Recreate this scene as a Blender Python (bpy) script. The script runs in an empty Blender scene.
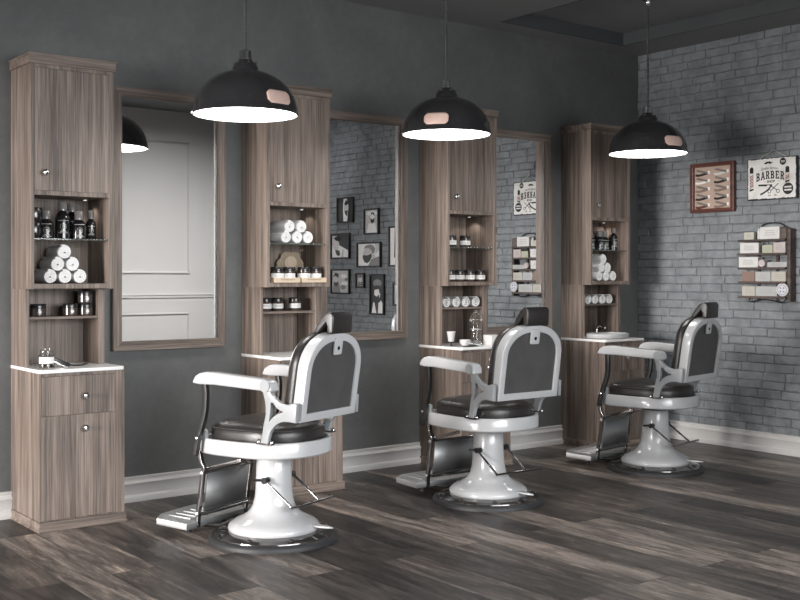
import bpy, bmesh, math, random
from math import sin, cos, pi, radians
from mathutils import Vector, Matrix
random.seed(7)
S = bpy.context.scene
COL = S.collection

# ------------------------------------------------------------------ materials
def new_mat(name):
    m = bpy.data.materials.new(name); m.use_nodes = True
    nt = m.node_tree; b = nt.nodes['Principled BSDF']
    return m, nt, b
def flat(name, col, rough=.5, metal=0., coat=0., spec=.5, noise=0., nscale=30, bump=0., emis=None, estr=0., trans=0., alpha=1., ior=1.45):
    m, nt, b = new_mat(name)
    b.inputs['Base Color'].default_value = (*col, 1)
    b.inputs['Roughness'].default_value = rough
    b.inputs['Metallic'].default_value = metal
    b.inputs['Coat Weight'].default_value = coat
    b.inputs['Coat Roughness'].default_value = .08
    b.inputs['Specular IOR Level'].default_value = spec
    b.inputs['IOR'].default_value = ior
    b.inputs['Transmission Weight'].default_value = trans
    b.inputs['Alpha'].default_value = alpha
    if emis:
        b.inputs['Emission Color'].default_value = (*emis, 1); b.inputs['Emission Strength'].default_value = estr
    if noise or bump:
        tc = nt.nodes.new('ShaderNodeTexCoord'); n = nt.nodes.new('ShaderNodeTexNoise')
        n.inputs['Scale'].default_value = nscale; n.inputs['Detail'].default_value = 6
        nt.links.new(tc.outputs['Object'], n.inputs['Vector'])
        if noise:
            mx = nt.nodes.new('ShaderNodeMix'); mx.data_type = 'RGBA'
            mx.inputs[6].default_value = (*[c*(1-noise) for c in col], 1)
            mx.inputs[7].default_value = (*[min(1, c*(1+noise)) for c in col], 1)
            nt.links.new(n.outputs['Fac'], mx.inputs[0]); nt.links.new(mx.outputs[2], b.inputs['Base Color'])
        if bump:
            bp = nt.nodes.new('ShaderNodeBump'); bp.inputs['Strength'].default_value = bump; bp.inputs['Distance'].default_value = .01
            nt.links.new(n.outputs['Fac'], bp.inputs['Height']); nt.links.new(bp.outputs['Normal'], b.inputs['Normal'])
    return m

def ramp(nt, stops):
    r = nt.nodes.new('ShaderNodeValToRGB'); cr = r.color_ramp
    while len(cr.elements) > 1: cr.elements.remove(cr.elements[-1])
    cr.elements[0].position = stops[0][0]; cr.elements[0].color = (*stops[0][1], 1)
    for p, c in stops[1:]:
        e = cr.elements.new(p); e.color = (*c, 1)
    return r

def wood_mat(name, c0, c1, c2, axis='z', rough=.5):
    m, nt, b = new_mat(name); L = nt.links.new
    tc = nt.nodes.new('ShaderNodeTexCoord'); oi = nt.nodes.new('ShaderNodeObjectInfo')
    add = nt.nodes.new('ShaderNodeVectorMath'); add.operation = 'ADD'
    mul = nt.nodes.new('ShaderNodeVectorMath'); mul.operation = 'SCALE'; mul.inputs['Scale'].default_value = 7.3
    cx = nt.nodes.new('ShaderNodeCombineXYZ')
    for k in range(3): L(oi.outputs['Random'], cx.inputs[k])
    L(cx.outputs[0], mul.inputs[0]); L(tc.outputs['Object'], add.inputs[0]); L(mul.outputs[0], add.inputs[1])
    def nz(sc, st, det=4, rg=.6):
        mp = nt.nodes.new('ShaderNodeMapping')
        s = [sc, sc, sc]; s[{'x':0,'y':1,'z':2}[axis]] = sc*st
        mp.inputs['Scale'].default_value = s
        n = nt.nodes.new('ShaderNodeTexNoise'); n.inputs['Scale'].default_value = 1; n.inputs['Detail'].default_value = det
        n.inputs['Roughness'].default_value = rg; n.inputs['Distortion'].default_value = .2
        L(add.outputs[0], mp.inputs[0]); L(mp.outputs[0], n.inputs['Vector']); return n
    a = nz(34, .022, 3); f = nz(190, .02, 3); g = nz(9, .09, 2)
    m1 = nt.nodes.new('ShaderNodeMath'); m1.operation = 'MULTIPLY_ADD'; m1.inputs[1].default_value = .45
    m2 = nt.nodes.new('ShaderNodeMath'); m2.operation = 'MULTIPLY_ADD'; m2.inputs[1].default_value = .45
    m3 = nt.nodes.new('ShaderNodeMath'); m3.operation = 'MULTIPLY'; m3.inputs[1].default_value = .25
    L(g.outputs['Fac'], m3.inputs[0]); L(f.outputs['Fac'], m2.inputs[0]); L(m3.outputs[0], m2.inputs[2])
    L(a.outputs['Fac'], m1.inputs[0]); L(m2.outputs[0], m1.inputs[2])
    r = ramp(nt, [(.47, c0), (.57, c1), (.68, c2)])
    L(m1.outputs[0], r.inputs[0]); L(r.outputs[0], b.inputs['Base Color'])
    b.inputs['Roughness'].default_value = rough
    bp = nt.nodes.new('ShaderNodeBump'); bp.inputs['Strength'].default_value = .12; bp.inputs['Distance'].default_value = .003
    L(m1.outputs[0], bp.inputs['Height']); L(bp.outputs[0], b.inputs['Normal'])
    return m

def floor_mat():
    m, nt, b = new_mat('rustic_planks'); L = nt.links.new
    tc = nt.nodes.new('ShaderNodeTexCoord'); sep = nt.nodes.new('ShaderNodeSeparateXYZ'); cb = nt.nodes.new('ShaderNodeCombineXYZ')
    L(tc.outputs['Object'], sep.inputs[0]); L(sep.outputs[1], cb.inputs[0]); L(sep.outputs[0], cb.inputs[1])
    br = nt.nodes.new('ShaderNodeTexBrick'); br.inputs['Scale'].default_value = 1
    br.inputs['Brick Width'].default_value = 1.35; br.inputs['Row Height'].default_value = .19
    br.inputs['Mortar Size'].default_value = .0022; br.inputs['Mortar Smooth'].default_value = .3; br.offset = .37
    br.inputs['Color1'].default_value = (0, 0, 0, 1); br.inputs['Color2'].default_value = (1, 1, 1, 1); br.inputs['Mortar'].default_value = (.5, .5, .5, 1)
    L(cb.outputs[0], br.inputs['Vector'])
    wn = nt.nodes.new('ShaderNodeTexWhiteNoise'); wn.noise_dimensions = '1D'
    L(br.outputs['Color'], wn.inputs['W'])
    off = nt.nodes.new('ShaderNodeVectorMath'); off.operation = 'SCALE'; off.inputs['Scale'].default_value = 5
    L(wn.outputs['Color'], off.inputs[0])
    ad = nt.nodes.new('ShaderNodeVectorMath'); ad.operation = 'ADD'; L(tc.outputs['Object'], ad.inputs[0]); L(off.outputs[0], ad.inputs[1])
    def nz(sx, sy, det, dist, rg=.6):
        mp = nt.nodes.new('ShaderNodeMapping'); mp.inputs['Scale'].default_value = (sx, sy, 1)
        n = nt.nodes.new('ShaderNodeTexNoise'); n.inputs['Scale'].default_value = 1; n.inputs['Detail'].default_value = det
        n.inputs['Distortion'].default_value = dist; n.inputs['Roughness'].default_value = rg
        L(ad.outputs[0], mp.inputs[0]); L(mp.outputs[0], n.inputs['Vector']); return n
    big = nz(11, 1.5, 8, .8, .72); fine = nz(60, 4.2, 8, .7, .8); pat = nz(9, 1.7, 8, 1.2, .75)
    s1 = nt.nodes.new('ShaderNodeMath'); s1.operation = 'MULTIPLY_ADD'; s1.inputs[1].default_value = .55
    s2 = nt.nodes.new('ShaderNodeMath'); s2.operation = 'MULTIPLY_ADD'; s2.inputs[1].default_value = .35
    s3 = nt.nodes.new('ShaderNodeMath'); s3.operation = 'MULTIPLY'; s3.inputs[1].default_value = .17
    L(br.outputs['Color'], s3.inputs[0]); L(fine.outputs['Fac'], s2.inputs[0]); L(s3.outputs[0], s2.inputs[2])
    L(big.outputs['Fac'], s1.inputs[0]); L(s2.outputs[0], s1.inputs[2])
    r = ramp(nt, [(.43, (.014, .0125, .0115)), (.49, (.040, .034, .031)), (.545, (.074, .062, .055)), (.595, (.128, .107, .094)), (.65, (.27, .228, .198))])
    L(s1.outputs[0], r.inputs[0])
    # worn dark knots / cracks
    r2 = ramp(nt, [(.34, (1.9, 1.8, 1.68)), (.44, (1, 1, 1)), (.56, (1, 1, 1)), (.60, (.42, .39, .37)), (.66, (1.0, .97, .94))])
    L(pat.outputs['Fac'], r2.inputs[0])
    mx = nt.nodes.new('ShaderNodeMix'); mx.data_type = 'RGBA'; mx.blend_type = 'MULTIPLY'; mx.inputs[0].default_value = 1
    L(r.outputs[0], mx.inputs[6]); L(r2.outputs[0], mx.inputs[7])
    mo = nt.nodes.new('ShaderNodeMix'); mo.data_type = 'RGBA'; mo.inputs[7].default_value = (.02, .017, .015, 1)
    L(br.outputs['Fac'], mo.inputs[0]); L(mx.outputs[2], mo.inputs[6]); L(mo.outputs[2], b.inputs['Base Color'])
    rr = nt.nodes.new('ShaderNodeMapRange'); rr.inputs['To Min'].default_value = .30; rr.inputs['To Max'].default_value = .52
    L(fine.outputs['Fac'], rr.inputs[0]); L(rr.outputs[0], b.inputs['Roughness'])
    bp = nt.nodes.new('ShaderNodeBump'); bp.inputs['Strength'].default_value = .25; bp.inputs['Distance'].default_value = .004
    sm = nt.nodes.new('ShaderNodeMath'); sm.operation = 'SUBTRACT'; L(s1.outputs[0], sm.inputs[0]); L(br.outputs['Fac'], sm.inputs[1])
    L(sm.outputs[0], bp.inputs['Height']); L(bp.outputs[0], b.inputs['Normal'])
    return m

def plaster_mat(name, ca, cb_, cc, scale=1.6, bump=.15, rough=.6):
    m, nt, b = new_mat(name); L = nt.links.new
    tc = nt.nodes.new('ShaderNodeTexCoord')
    def nz(sc, det, d=.4):
        n = nt.nodes.new('ShaderNodeTexNoise'); n.inputs['Scale'].default_value = sc; n.inputs['Detail'].default_value = det
        n.inputs['Roughness'].default_value = .62; n.inputs['Distortion'].default_value = d
        L(tc.outputs['Object'], n.inputs['Vector']); return n
    a = nz(scale, 8); f = nz(scale*14, 6)
    ma = nt.nodes.new('ShaderNodeMath'); ma.operation = 'MULTIPLY_ADD'; ma.inputs[1].default_value = .75
    mb = nt.nodes.new('ShaderNodeMath'); mb.operation = 'MULTIPLY'; mb.inputs[1].default_value = .25
    L(f.outputs['Fac'], mb.inputs[0]); L(a.outputs['Fac'], ma.inputs[0]); L(mb.outputs[0], ma.inputs[2])
    r = ramp(nt, [(.32, ca), (.5, cb_), (.68, cc)]); L(ma.outputs[0], r.inputs[0]); L(r.outputs[0], b.inputs['Base Color'])
    b.inputs['Roughness'].default_value = rough
    bp = nt.nodes.new('ShaderNodeBump'); bp.inputs['Strength'].default_value = bump; bp.inputs['Distance'].default_value = .01
    L(ma.outputs[0], bp.inputs['Height']); L(bp.outputs[0], b.inputs['Normal'])
    return m

M = {}
M['wood'] = wood_mat('greige_laminate', (.078, .060, .050), (.155, .121, .101), (.255, .203, .172))
M['woodh'] = wood_mat('greige_laminate_horizontal', (.078, .060, .050), (.155, .121, .101), (.255, .203, .172), axis='x')
M['rack'] = wood_mat('dark_rack_wood', (.035, .025, .022), (.075, .052, .045), (.12, .085, .072), axis='x')
M['floor'] = floor_mat()
M['plaster'] = plaster_mat('charcoal_plaster', (.086, .089, .090), (.115, .118, .118), (.150, .153, .152), bump=.25)
M['brick'] = plaster_mat('painted_brick', (.135, .149, .161), (.20, .217, .231), (.27, .289, .306), scale=11, bump=.8, rough=.42)
M['mortar'] = plaster_mat('painted_mortar', (.10, .108, .116), (.135, .145, .154), (.17, .182, .192), scale=7, bump=.5, rough=.7)
M['ceil'] = plaster_mat('grey_ceiling', (.19, .193, .196), (.21, .213, .216), (.235, .238, .24), scale=.8, bump=.03)
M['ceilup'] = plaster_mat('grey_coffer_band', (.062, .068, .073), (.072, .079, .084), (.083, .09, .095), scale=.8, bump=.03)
M['panelwall'] = flat('white_panelling', (.74, .725, .71), .5, noise=.02, nscale=2)
M['basebd'] = flat('white_baseboard', (.60, .59, .58), .3, noise=.03, nscale=6)
M['enamel'] = flat('white_enamel', (.435, .44, .45), .22, coat=.4, noise=.015, nscale=8)
M['cast'] = flat('grey_cast_enamel', (.29, .30, .31), .28, coat=.3)
M['leather'] = flat('black_leather', (.020, .018, .0175), .33, bump=.12, nscale=240, noise=.2, spec=.6)
M['rearpad'] = flat('charcoal_vinyl_panel', (.062, .061, .061), .5, noise=.25, nscale=14, bump=.1)
M['chrome'] = flat('chrome', (.72, .72, .72), .12, metal=1)
M['chromedarkrefl'] = flat('chrome_dark_reflection', (.33, .32, .32), .14, metal=1)  # chrome with the dark room's reflection put into its colour
M['steel'] = flat('brushed_steel', (.50, .51, .52), .48, metal=1, noise=.06, nscale=60)
M['darkmetal'] = flat('blackened_metal', (.016, .016, .016), .28)
M['rubber'] = flat('black_rubber', (.025, .026, .028), .55)
M['gloss'] = flat('gloss_black_base', (.05, .046, .044), .10, metal=.4, coat=.6)
M['lampblack'] = flat('black_lamp_enamel', (.022, .022, .024), .12, coat=.8, noise=.3, nscale=25)
M['lampin'] = flat('white_lamp_inside', (.8, .8, .79), .5)
M['glow'] = flat('lamp_diffuser_glow', (1, 1, 1), .5, emis=(1, .98, .95), estr=11)
M['copper'] = flat('pale_copper_plate', (.72, .52, .45), .45, metal=.15, noise=.12, nscale=60)
M['cable'] = flat('braided_cable', (.06, .06, .06), .5, noise=.6, nscale=150)
M['counter'] = flat('white_countertop', (.80, .795, .785), .22, noise=.015, nscale=9)
M['glassedge'] = flat('shelf_glass', (.75, .85, .82), .03, trans=.92, ior=1.45)
M['clear'] = flat('clear_glass', (.93, .95, .95), .02, trans=1., ior=1.35)
M['bottle'] = flat('near_black_bottle', (.012, .011, .012), .1, coat=.6)
M['capclear'] = flat('smoky_clear_cap', (.42, .40, .39), .12, trans=.6)
M['label'] = flat('white_label', (.78, .77, .75), .55)
M['labelsoft'] = flat('worn_silver_print', (.36, .36, .355), .45)
M['labelgrey'] = flat('grey_print', (.33, .33, .33), .55)
M['jardark'] = flat('dark_jar_contents', (.06, .045, .04), .08, coat=.5)
M['jarsilver'] = flat('silver_grey_jar', (.30, .30, .31), .18, metal=.7)
M['lidblack'] = flat('black_lid', (.018, .018, .019), .25, coat=.3)
M['towel'] = flat('white_terry', (.80, .80, .80), .95, noise=.06, nscale=180, bump=.7)
M['ink'] = flat('black_ink', (.015, .015, .016), .55)
M['red'] = flat('red_ink', (.42, .07, .06), .5)
M['signwhite'] = plaster_mat('worn_sign_white', (.50, .48, .44), (.72, .71, .69), (.78, .77, .76), scale=9, bump=.05)
M['mahog'] = wood_mat('mahogany_frame', (.06, .022, .018), (.105, .038, .030), (.15, .06, .045), axis='x', rough=.35)
M['tan'] = flat('tan_backing', (.44, .33, .27), .7, noise=.06, nscale=20)
M['bladest'] = flat('dull_steel_blade', (.22, .21, .20), .35, metal=.4)
M['frameblk'] = flat('black_picture_frame', (.016, .016, .018), .35)
for nm, v in (('photo_white', .86), ('photo_light', .58), ('photo_mid', .25), ('photo_dark', .055), ('photo_black', .016)):
    M[nm] = flat(nm, (v, v*.99, v*.985), .5, noise=.12, nscale=40)
m, nt, b = new_mat('mirror_silver'); b.inputs['Base Color'].default_value = (.90, .905, .91, 1); b.inputs['Metallic'].default_value = 1; b.inputs['Roughness'].default_value = 0.003
M['mirror'] = m
for nm, c in (('card_white', (.58, .57, .56)), ('card_cream', (.46, .45, .38)), ('tin_green', (.38, .39, .29)), ('card_pink', (.45, .395, .385)), ('kraft', (.22, .15, .125)),
              ('card_grey', (.38, .39, .39)), ('card_beige', (.42, .40, .35)), ('badge_blue', (.10, .14, .32)), ('tray_wood', (.56, .45, .34)), ('plaque_brass', (.34, .27, .19))):
    M[nm] = flat(nm, c, .55, noise=.08, nscale=45)

# ------------------------------------------------------------------ mesh builder
class MB:
    def __init__(s): s.bm = bmesh.new()
    def box(s, x0, x1, y0, y1, z0, z1, mi=0):
        if x0 > x1: x0, x1 = x1, x0
        if y0 > y1: y0, y1 = y1, y0
        if z0 > z1: z0, z1 = z1, z0
        v = [s.bm.verts.new(p) for p in ((x0,y0,z0),(x1,y0,z0),(x1,y1,z0),(x0,y1,z0),(x0,y0,z1),(x1,y0,z1),(x1,y1,z1),(x0,y1,z1))]
        for f in ((0,3,2,1),(4,5,6,7),(0,1,5,4),(1,2,6,5),(2,3,7,6),(3,0,4,7)):
            s.bm.faces.new([v[i] for i in f]).material_index = mi
        return s
    def rings(s, rings, closed=True, cap0=True, cap1=True, mi=0):
        rv = [[s.bm.verts.new(p) for p in r] for r in rings]; n = len(rv[0])
        for a, b in zip(rv, rv[1:]):
            for i in range(n if closed else n-1):
                j = (i+1) % n
                s.bm.faces.new((a[i], a[j], b[j], b[i])).material_index = mi
        if closed and cap0: s.bm.faces.new(rv[0][::-1]).material_index = mi
        if closed and cap1: s.bm.faces.new(rv[-1]).material_index = mi
        return s
    def lathe(s, prof, c=(0,0,0), n=40, cap0=True, cap1=True, mi=0, axis='z'):
        R = []
        for r, z in prof:
            r = max(r, 1e-4); ring = []
            for k in range(n):
                a = 2*pi*k/n; x, y = r*cos(a), r*sin(a)
                p = (x, y, z) if axis == 'z' else ((z, x, y) if axis == 'x' else (y, z, x))
                ring.append((c[0]+p[0], c[1]+p[1], c[2]+p[2]))
            R.append(ring)
        return s.rings(R, cap0=cap0, cap1=cap1, mi=mi)
    def tube(s, pts, r, n=10, mi=0, sx=1, sy=1):
        pts = [Vector(p) for p in pts]; R = []; up = None
        for i, p in enumerate(pts):
            t = (pts[min(i+1, len(pts)-1)] - pts[max(i-1, 0)]).normalized()
            if up is None:
                up = Vector((0,0,1)) if abs(t.z) < .9 else Vector((1,0,0))
            a = t.cross(up).normalized(); b = a.cross(t).normalized(); up = b
            R.append([p + a*(r*sx*cos(2*pi*k/n)) + b*(r*sy*sin(2*pi*k/n)) for k in range(n)])
        return s.rings(R, mi=mi)
    def poly(s, pts, mi=0):
        s.bm.faces.new([s.bm.verts.new(p) for p in pts]).material_index = mi; return s
    def plate(s, outlines, t, M4, bevel=0, mi=0, res=2):
        """filled outline(s) in local XY, thickness t centred on z=0, mapped by M4; inner outlines are holes"""
        cu = bpy.data.curves.new('c', 'CURVE'); cu.dimensions = '2D'; cu.fill_mode = 'BOTH'
        cu.extrude = max(t/2-bevel, 1e-5); cu.bevel_depth = bevel; cu.bevel_resolution = res; cu.offset = -bevel
        for ol in outlines:
            sp = cu.splines.new('POLY'); sp.points.add(len(ol)-1)
            for q, p in zip(sp.points, ol): q.co = (p[0], p[1], 0, 1)
            sp.use_cyclic_u = True
        o = bpy.data.objects.new('c', cu); COL.objects.link(o)
        bpy.context.view_layer.update()
        me = bpy.data.meshes.new_from_object(o.evaluated_get(bpy.context.evaluated_depsgraph_get()))
        me.transform(M4); n0 = len(s.bm.faces); s.bm.from_mesh(me)
        s.bm.faces.ensure_lookup_table()
        for f in s.bm.faces[n0:]: f.material_index = mi
        bpy.data.objects.remove(o); bpy.data.curves.remove(cu); bpy.data.meshes.remove(me)
        return s
    def build(s, name, mat, parent=None, bevel=0, smooth=False, seg=2, sub=0):
        if not isinstance(mat, (list, tuple)): mat = [mat]
        bmesh.ops.remove_doubles(s.bm, verts=s.bm.verts, dist=1e-6)
        bmesh.ops.recalc_face_normals(s.bm, faces=s.bm.faces)
        me = bpy.data.meshes.new(name); s.bm.to_mesh(me); s.bm.free()
        for m_ in mat: me.materials.append(M[m_] if isinstance(m_, str) else m_)
        o = bpy.data.objects.new(name, me); COL.objects.link(o)
        if parent: o.parent = parent
        if smooth:
            for p in me.polygons: p.use_smooth = True
            try: me.set_sharp_from_angle(angle=radians(38))
            except Exception: pass
        if bevel:
            mo = o.modifiers.new('b', 'BEVEL'); mo.width = bevel; mo.segments = seg; mo.limit_method = 'ANGLE'; mo.angle_limit = radians(40)
        if sub:
            mo = o.modifiers.new('s', 'SUBSURF'); mo.levels = sub; mo.render_levels = sub
        return o
def B(x0, x1, y0, y1, z0, z1): return MB().box(x0, x1, y0, y1, z0, z1)

def text_mesh(mb, txt, size, M4, t=.0006, bend=None, width=None, mi=0, shear=0, bold=0):
    cu = bpy.data.curves.new('t', 'FONT'); cu.body = txt; cu.size = size; cu.align_x = 'CENTER'; cu.align_y = 'CENTER'
    cu.extrude = t/2; cu.shear = shear; cu.offset = bold
    o = bpy.data.objects.new('t', cu); COL.objects.link(o); bpy.context.view_layer.update()
    me = bpy.data.meshes.new_from_object(o.evaluated_get(bpy.context.evaluated_depsgraph_get()))
    xs = [v.co.x for v in me.vertices]; w = max(xs)-min(xs); k = width/w if width else 1
    for v in me.vertices:
        v.co.x *= k
        if bend: v.co.y += bend*(1-(2*v.co.x/(width or w))**2)
    me.transform(M4); n0 = len(mb.bm.faces); mb.bm.from_mesh(me); mb.bm.faces.ensure_lookup_table()
    for f in mb.bm.faces[n0:]: f.material_index = mi
    bpy.data.objects.remove(o); bpy.data.curves.remove(cu); bpy.data.meshes.remove(me)

XZ = Matrix(((1,0,0,0),(0,0,-1,0),(0,1,0,0),(0,0,0,1)))   # plate XY -> world XZ, normal -Y
def XZat(y): return Matrix.Translation((0, y, 0)) @ XZ

def tag(o, label, cat, group=None, kind=None):
    o['label'] = label; o['category'] = cat
    if group: o['group'] = group
    if kind: o['kind'] = kind
    return o
def empty(name, loc=(0,0,0), rz=0, label=None, cat=None, group=None):
    o = bpy.data.objects.new(name, None); o.empty_display_size = .05; COL.objects.link(o)
    o.location = loc; o.rotation_euler = (0, 0, rz)
    if label: tag(o, label, cat, group)
    return o
def struct(o): o['kind'] = 'structure'; return o
def copy_tree(o, loc=None, rz=None, label=None, group=None, scale=None, parent=None):
    c = o.copy(); COL.objects.link(c); c.parent = parent
    if loc is not None: c.location = loc
    if rz is not None: c.rotation_euler = (0, 0, rz)
    if scale is not None: c.scale = (scale,)*3
    if label: c['label'] = label
    if group: c['group'] = group
    for ch in list(o.children): copy_tree(ch, parent=c)
    return c

# ------------------------------------------------------------------ room
WY, RX, FY, LX = 5.30, 6.35, -.84, -6.5
struct(B(LX, RX+.2, FY-.1, WY+.1, -.05, 0).build('floor', 'floor'))
struct(B(LX, RX+.2, WY, WY+.1, 0, 3.1).build('wall_back', 'plaster'))
FW0, FW1, FZ0, FZ1 = .3, 4.25, .75, 2.3
wm_ = MB(); wm_.box(LX-.1, FW0, FY-.1, FY, 0, 3.1).box(FW1, RX+.2, FY-.1, FY, 0, 3.1).box(FW0, FW1, FY-.1, FY, 0, FZ0).box(FW0, FW1, FY-.1, FY, FZ1, 3.1)
struct(wm_.build('wall_front', 'panelwall'))
wf2 = MB()
for k in range(4): x_ = FW0+(FW1-FW0-.05)*k/3; wf2.box(x_, x_+.05, FY-.08, FY-.03, FZ0, FZ1)
wf2.box(FW0, FW1, FY-.08, FY-.03, FZ0, FZ0+.05).box(FW0, FW1, FY-.08, FY-.03, FZ1-.05, FZ1)
struct(wf2.build('fill_window', 'basebd'))  # unseen window, added so extra fill can reach the back wall
# left wall with a wide window opening
wl = MB(); WY0, WY1, WZ0, WZ1 = 1.6, 5.0, .45, 2.4
wl.box(LX-.1, LX, FY, WY0, 0, 3.1).box(LX-.1, LX, WY1, WY, 0, 3.1).box(LX-.1, LX, WY0, WY1, 0, WZ0).box(LX-.1, LX, WY0, WY1, WZ1, 3.1)
struct(wl.build('wall_left', 'plaster'))
wf = MB()
for y in (WY0, (WY0*2+WY1)/3, (WY0+WY1*2)/3, WY1-.05): wf.box(LX-.08, LX-.03, y, y+.05, WZ0, WZ1)
wf.box(LX-.08, LX-.03, WY0, WY1, WZ0, WZ0+.05).box(LX-.08, LX-.03, WY0, WY1, WZ1-.05, WZ1)
struct(wf.build('window_1', 'basebd'))
# brick wall: individual raised bricks over a mortar bed, one mesh
bw = MB(); bw.box(RX, RX+.1, FY, WY, 0, 3.1, 1)
rnd = random.Random(3); ch, bl = .0585, .195
zc = .0; row = 0
while zc < 3.06:
    y = WY - (.0 if row % 2 else bl/2) + rnd.uniform(-.02, .02) + bl*.4
    while y > FY:
        L = bl + rnd.uniform(-.028, .022); y0, y1 = y-L+.0028, y-.0028; y -= L
        y1 = min(y1, WY-.001); y0 = max(y0, FY+.001)
        if y1 - y0 < .02: continue
        z0, z1 = zc+.0028+rnd.uniform(-.0016, .0016), zc+ch-.0028+rnd.uniform(-.002, .002)
        h = .0065 + rnd.uniform(-.0025, .0025); wv = .0022*sin((y0+y1)*2.3+row*1.7)+.0012*sin((y0+y1)*7+row*.6); t1, t2 = rnd.uniform(-.002, .002), rnd.uniform(-.0015, .0015)
        out = []
        N = 6
        for i in range(N): out.append((y0+(y1-y0)*i/(N-1), z0))
        out.append((y1, (z0+z1)/2))
        for i in range(N): out.append((y1-(y1-y0)*i/(N-1), z1))
        out.append((y0, (z0+z1)/2))
        z0 += wv; z1 += wv; sl = rnd.uniform(-.010, .010)
        out = [(a, b_+sl*(a-(y0+y1)/2)) for a, b_ in out] if 0 else out
        out = [(a+rnd.uniform(-.0030, .0030), min(3.098, b_+rnd.uniform(-.0030, .0030))) for a, b_ in out]
        cy, cz = (y0+y1)/2, (z0+z1)/2
        def ins(p, d):
            return (p[0]+(d if p[0] < cy-.02 else -d if p[0] > cy+.02 else 0)*(1 if abs(p[0]-cy) > (y1-y0)*.42 else 0), p[1]+(d if p[1] < cz-.005 else -d if p[1] > cz+.005 else 0))
        def hh(p): return h + t1*(p[0]-cy)/(L/2) + t2*(p[1]-cz)/(ch/2)
        r0 = [(RX+.001, max(p[0], FY), p[1]) for p in out]
        r1 = [(RX-hh(p)*.75, p[0], p[1]) for p in [ins(q, .001) for q in out]]
        r2 = [(RX-hh(p), p[0], p[1]) for p in [ins(q, .0045) for q in out]]
        bw.rings([r0, r1, r2], cap0=False)
    zc += ch; row += 1
struct(bw.build('wall_right', ['brick', 'mortar']))

# ceiling: low border along back and brick walls, shallow coffer, higher field towards the camera
CX0, CX1, CY1, CS = 4.78, 5.965, 5.115, 3.2
c = MB()
c.box(LX, CX0, CS, WY, 2.80, 3.1).box(CX1, RX+.05, CS, WY, 2.80, 3.1).box(CX0, CX1, CY1, WY, 2.80, 3.1)
struct(c.build('ceiling', 'ceil'))
struct(B(CX0, CX1, CS, CY1, 2.885, 3.12).build('trim_1', 'ceil'))
struct(B(LX, RX+.05, FY, CS, 3.05, 3.12).build('trim_2', 'ceil'))
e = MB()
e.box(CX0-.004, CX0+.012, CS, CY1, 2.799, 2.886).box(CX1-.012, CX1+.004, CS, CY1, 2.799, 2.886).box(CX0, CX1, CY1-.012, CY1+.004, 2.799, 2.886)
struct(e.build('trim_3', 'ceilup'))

# unseen header, added only to keep window light off the upper walls
struct(B(-1.62, -1.5, FY, WY, 2.02, 2.82).build('light_blocker_top', 'plaster'))
struct(B(-1.62, -1.5, FY, 2.9, 0, 2.02).build('light_blocker_side', 'plaster'))  # unseen blocker, added to darken the bricks reflected in the second mirror
# baseboards
def profile_bar(prof, p0, p1, nrm):
    """sweep a (depth, z) profile from p0 to p1; nrm = unit vector into the room"""
    mb = MB(); R = []
    for p in (p0, p1): R.append([(p[0]+nrm[0]*d, p[1]+nrm[1]*d, z) for d, z in prof])
    return mb.rings(R)
BP = [(0, 0), (.030, 0), (.030, .022), (.027, .030), (.018, .036), (.016, .082), (.020, .088), (.022, .094), (.019, .100), (.011, .104), (.009, .112), (.012, .118), (.012, .125), (.008, .128), (0, .128)]
struct(profile_bar(BP, (LX, WY, 0), (RX, WY, 0), (0, -1)).build('baseboard_back', 'basebd', smooth=True))
struct(profile_bar(BP, (RX-.008, FY, 0), (RX-.008, WY-.02, 0), (-1, 0)).build('baseboard_right', 'basebd', smooth=True))
struct(profile_bar(BP, (LX, FY, 0), (RX, FY, 0), (0, 1)).build('baseboard_front', 'basebd', smooth=True))

# white panelling on the front wall (seen in the first mirror)
pm = MB()
def moulding(x0, x1, z0, z1):
    for (w0, w1, d) in ((0, .03, .012), (.008, .022, .022)):
        pm.box(x0+w0, x1-w0, FY, FY+d, z0+w0, z0+w1).box(x0+w0, x1-w0, FY, FY+d, z1-w1, z1-w0)
        pm.box(x0+w0, x0+w1, FY, FY+d, z0+w0, z1-w0).box(x1-w1, x1-w0, FY, FY+d, z0+w0, z1-w0)
for x0, x1 in ((6.09, 6.30), (4.44, 5.764)):
    moulding(x0, x1, 1.187, 2.70); moulding(x0, x1, .22, .75)
struct(pm.build('trim_4', 'panelwall', bevel=.004))
struct(B(LX, RX-.01, FY, FY+.018, .915, .955).box(LX, RX-.01, FY, FY+.03, .945, .955).build('trim_5', 'panelwall', bevel=.003))

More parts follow.
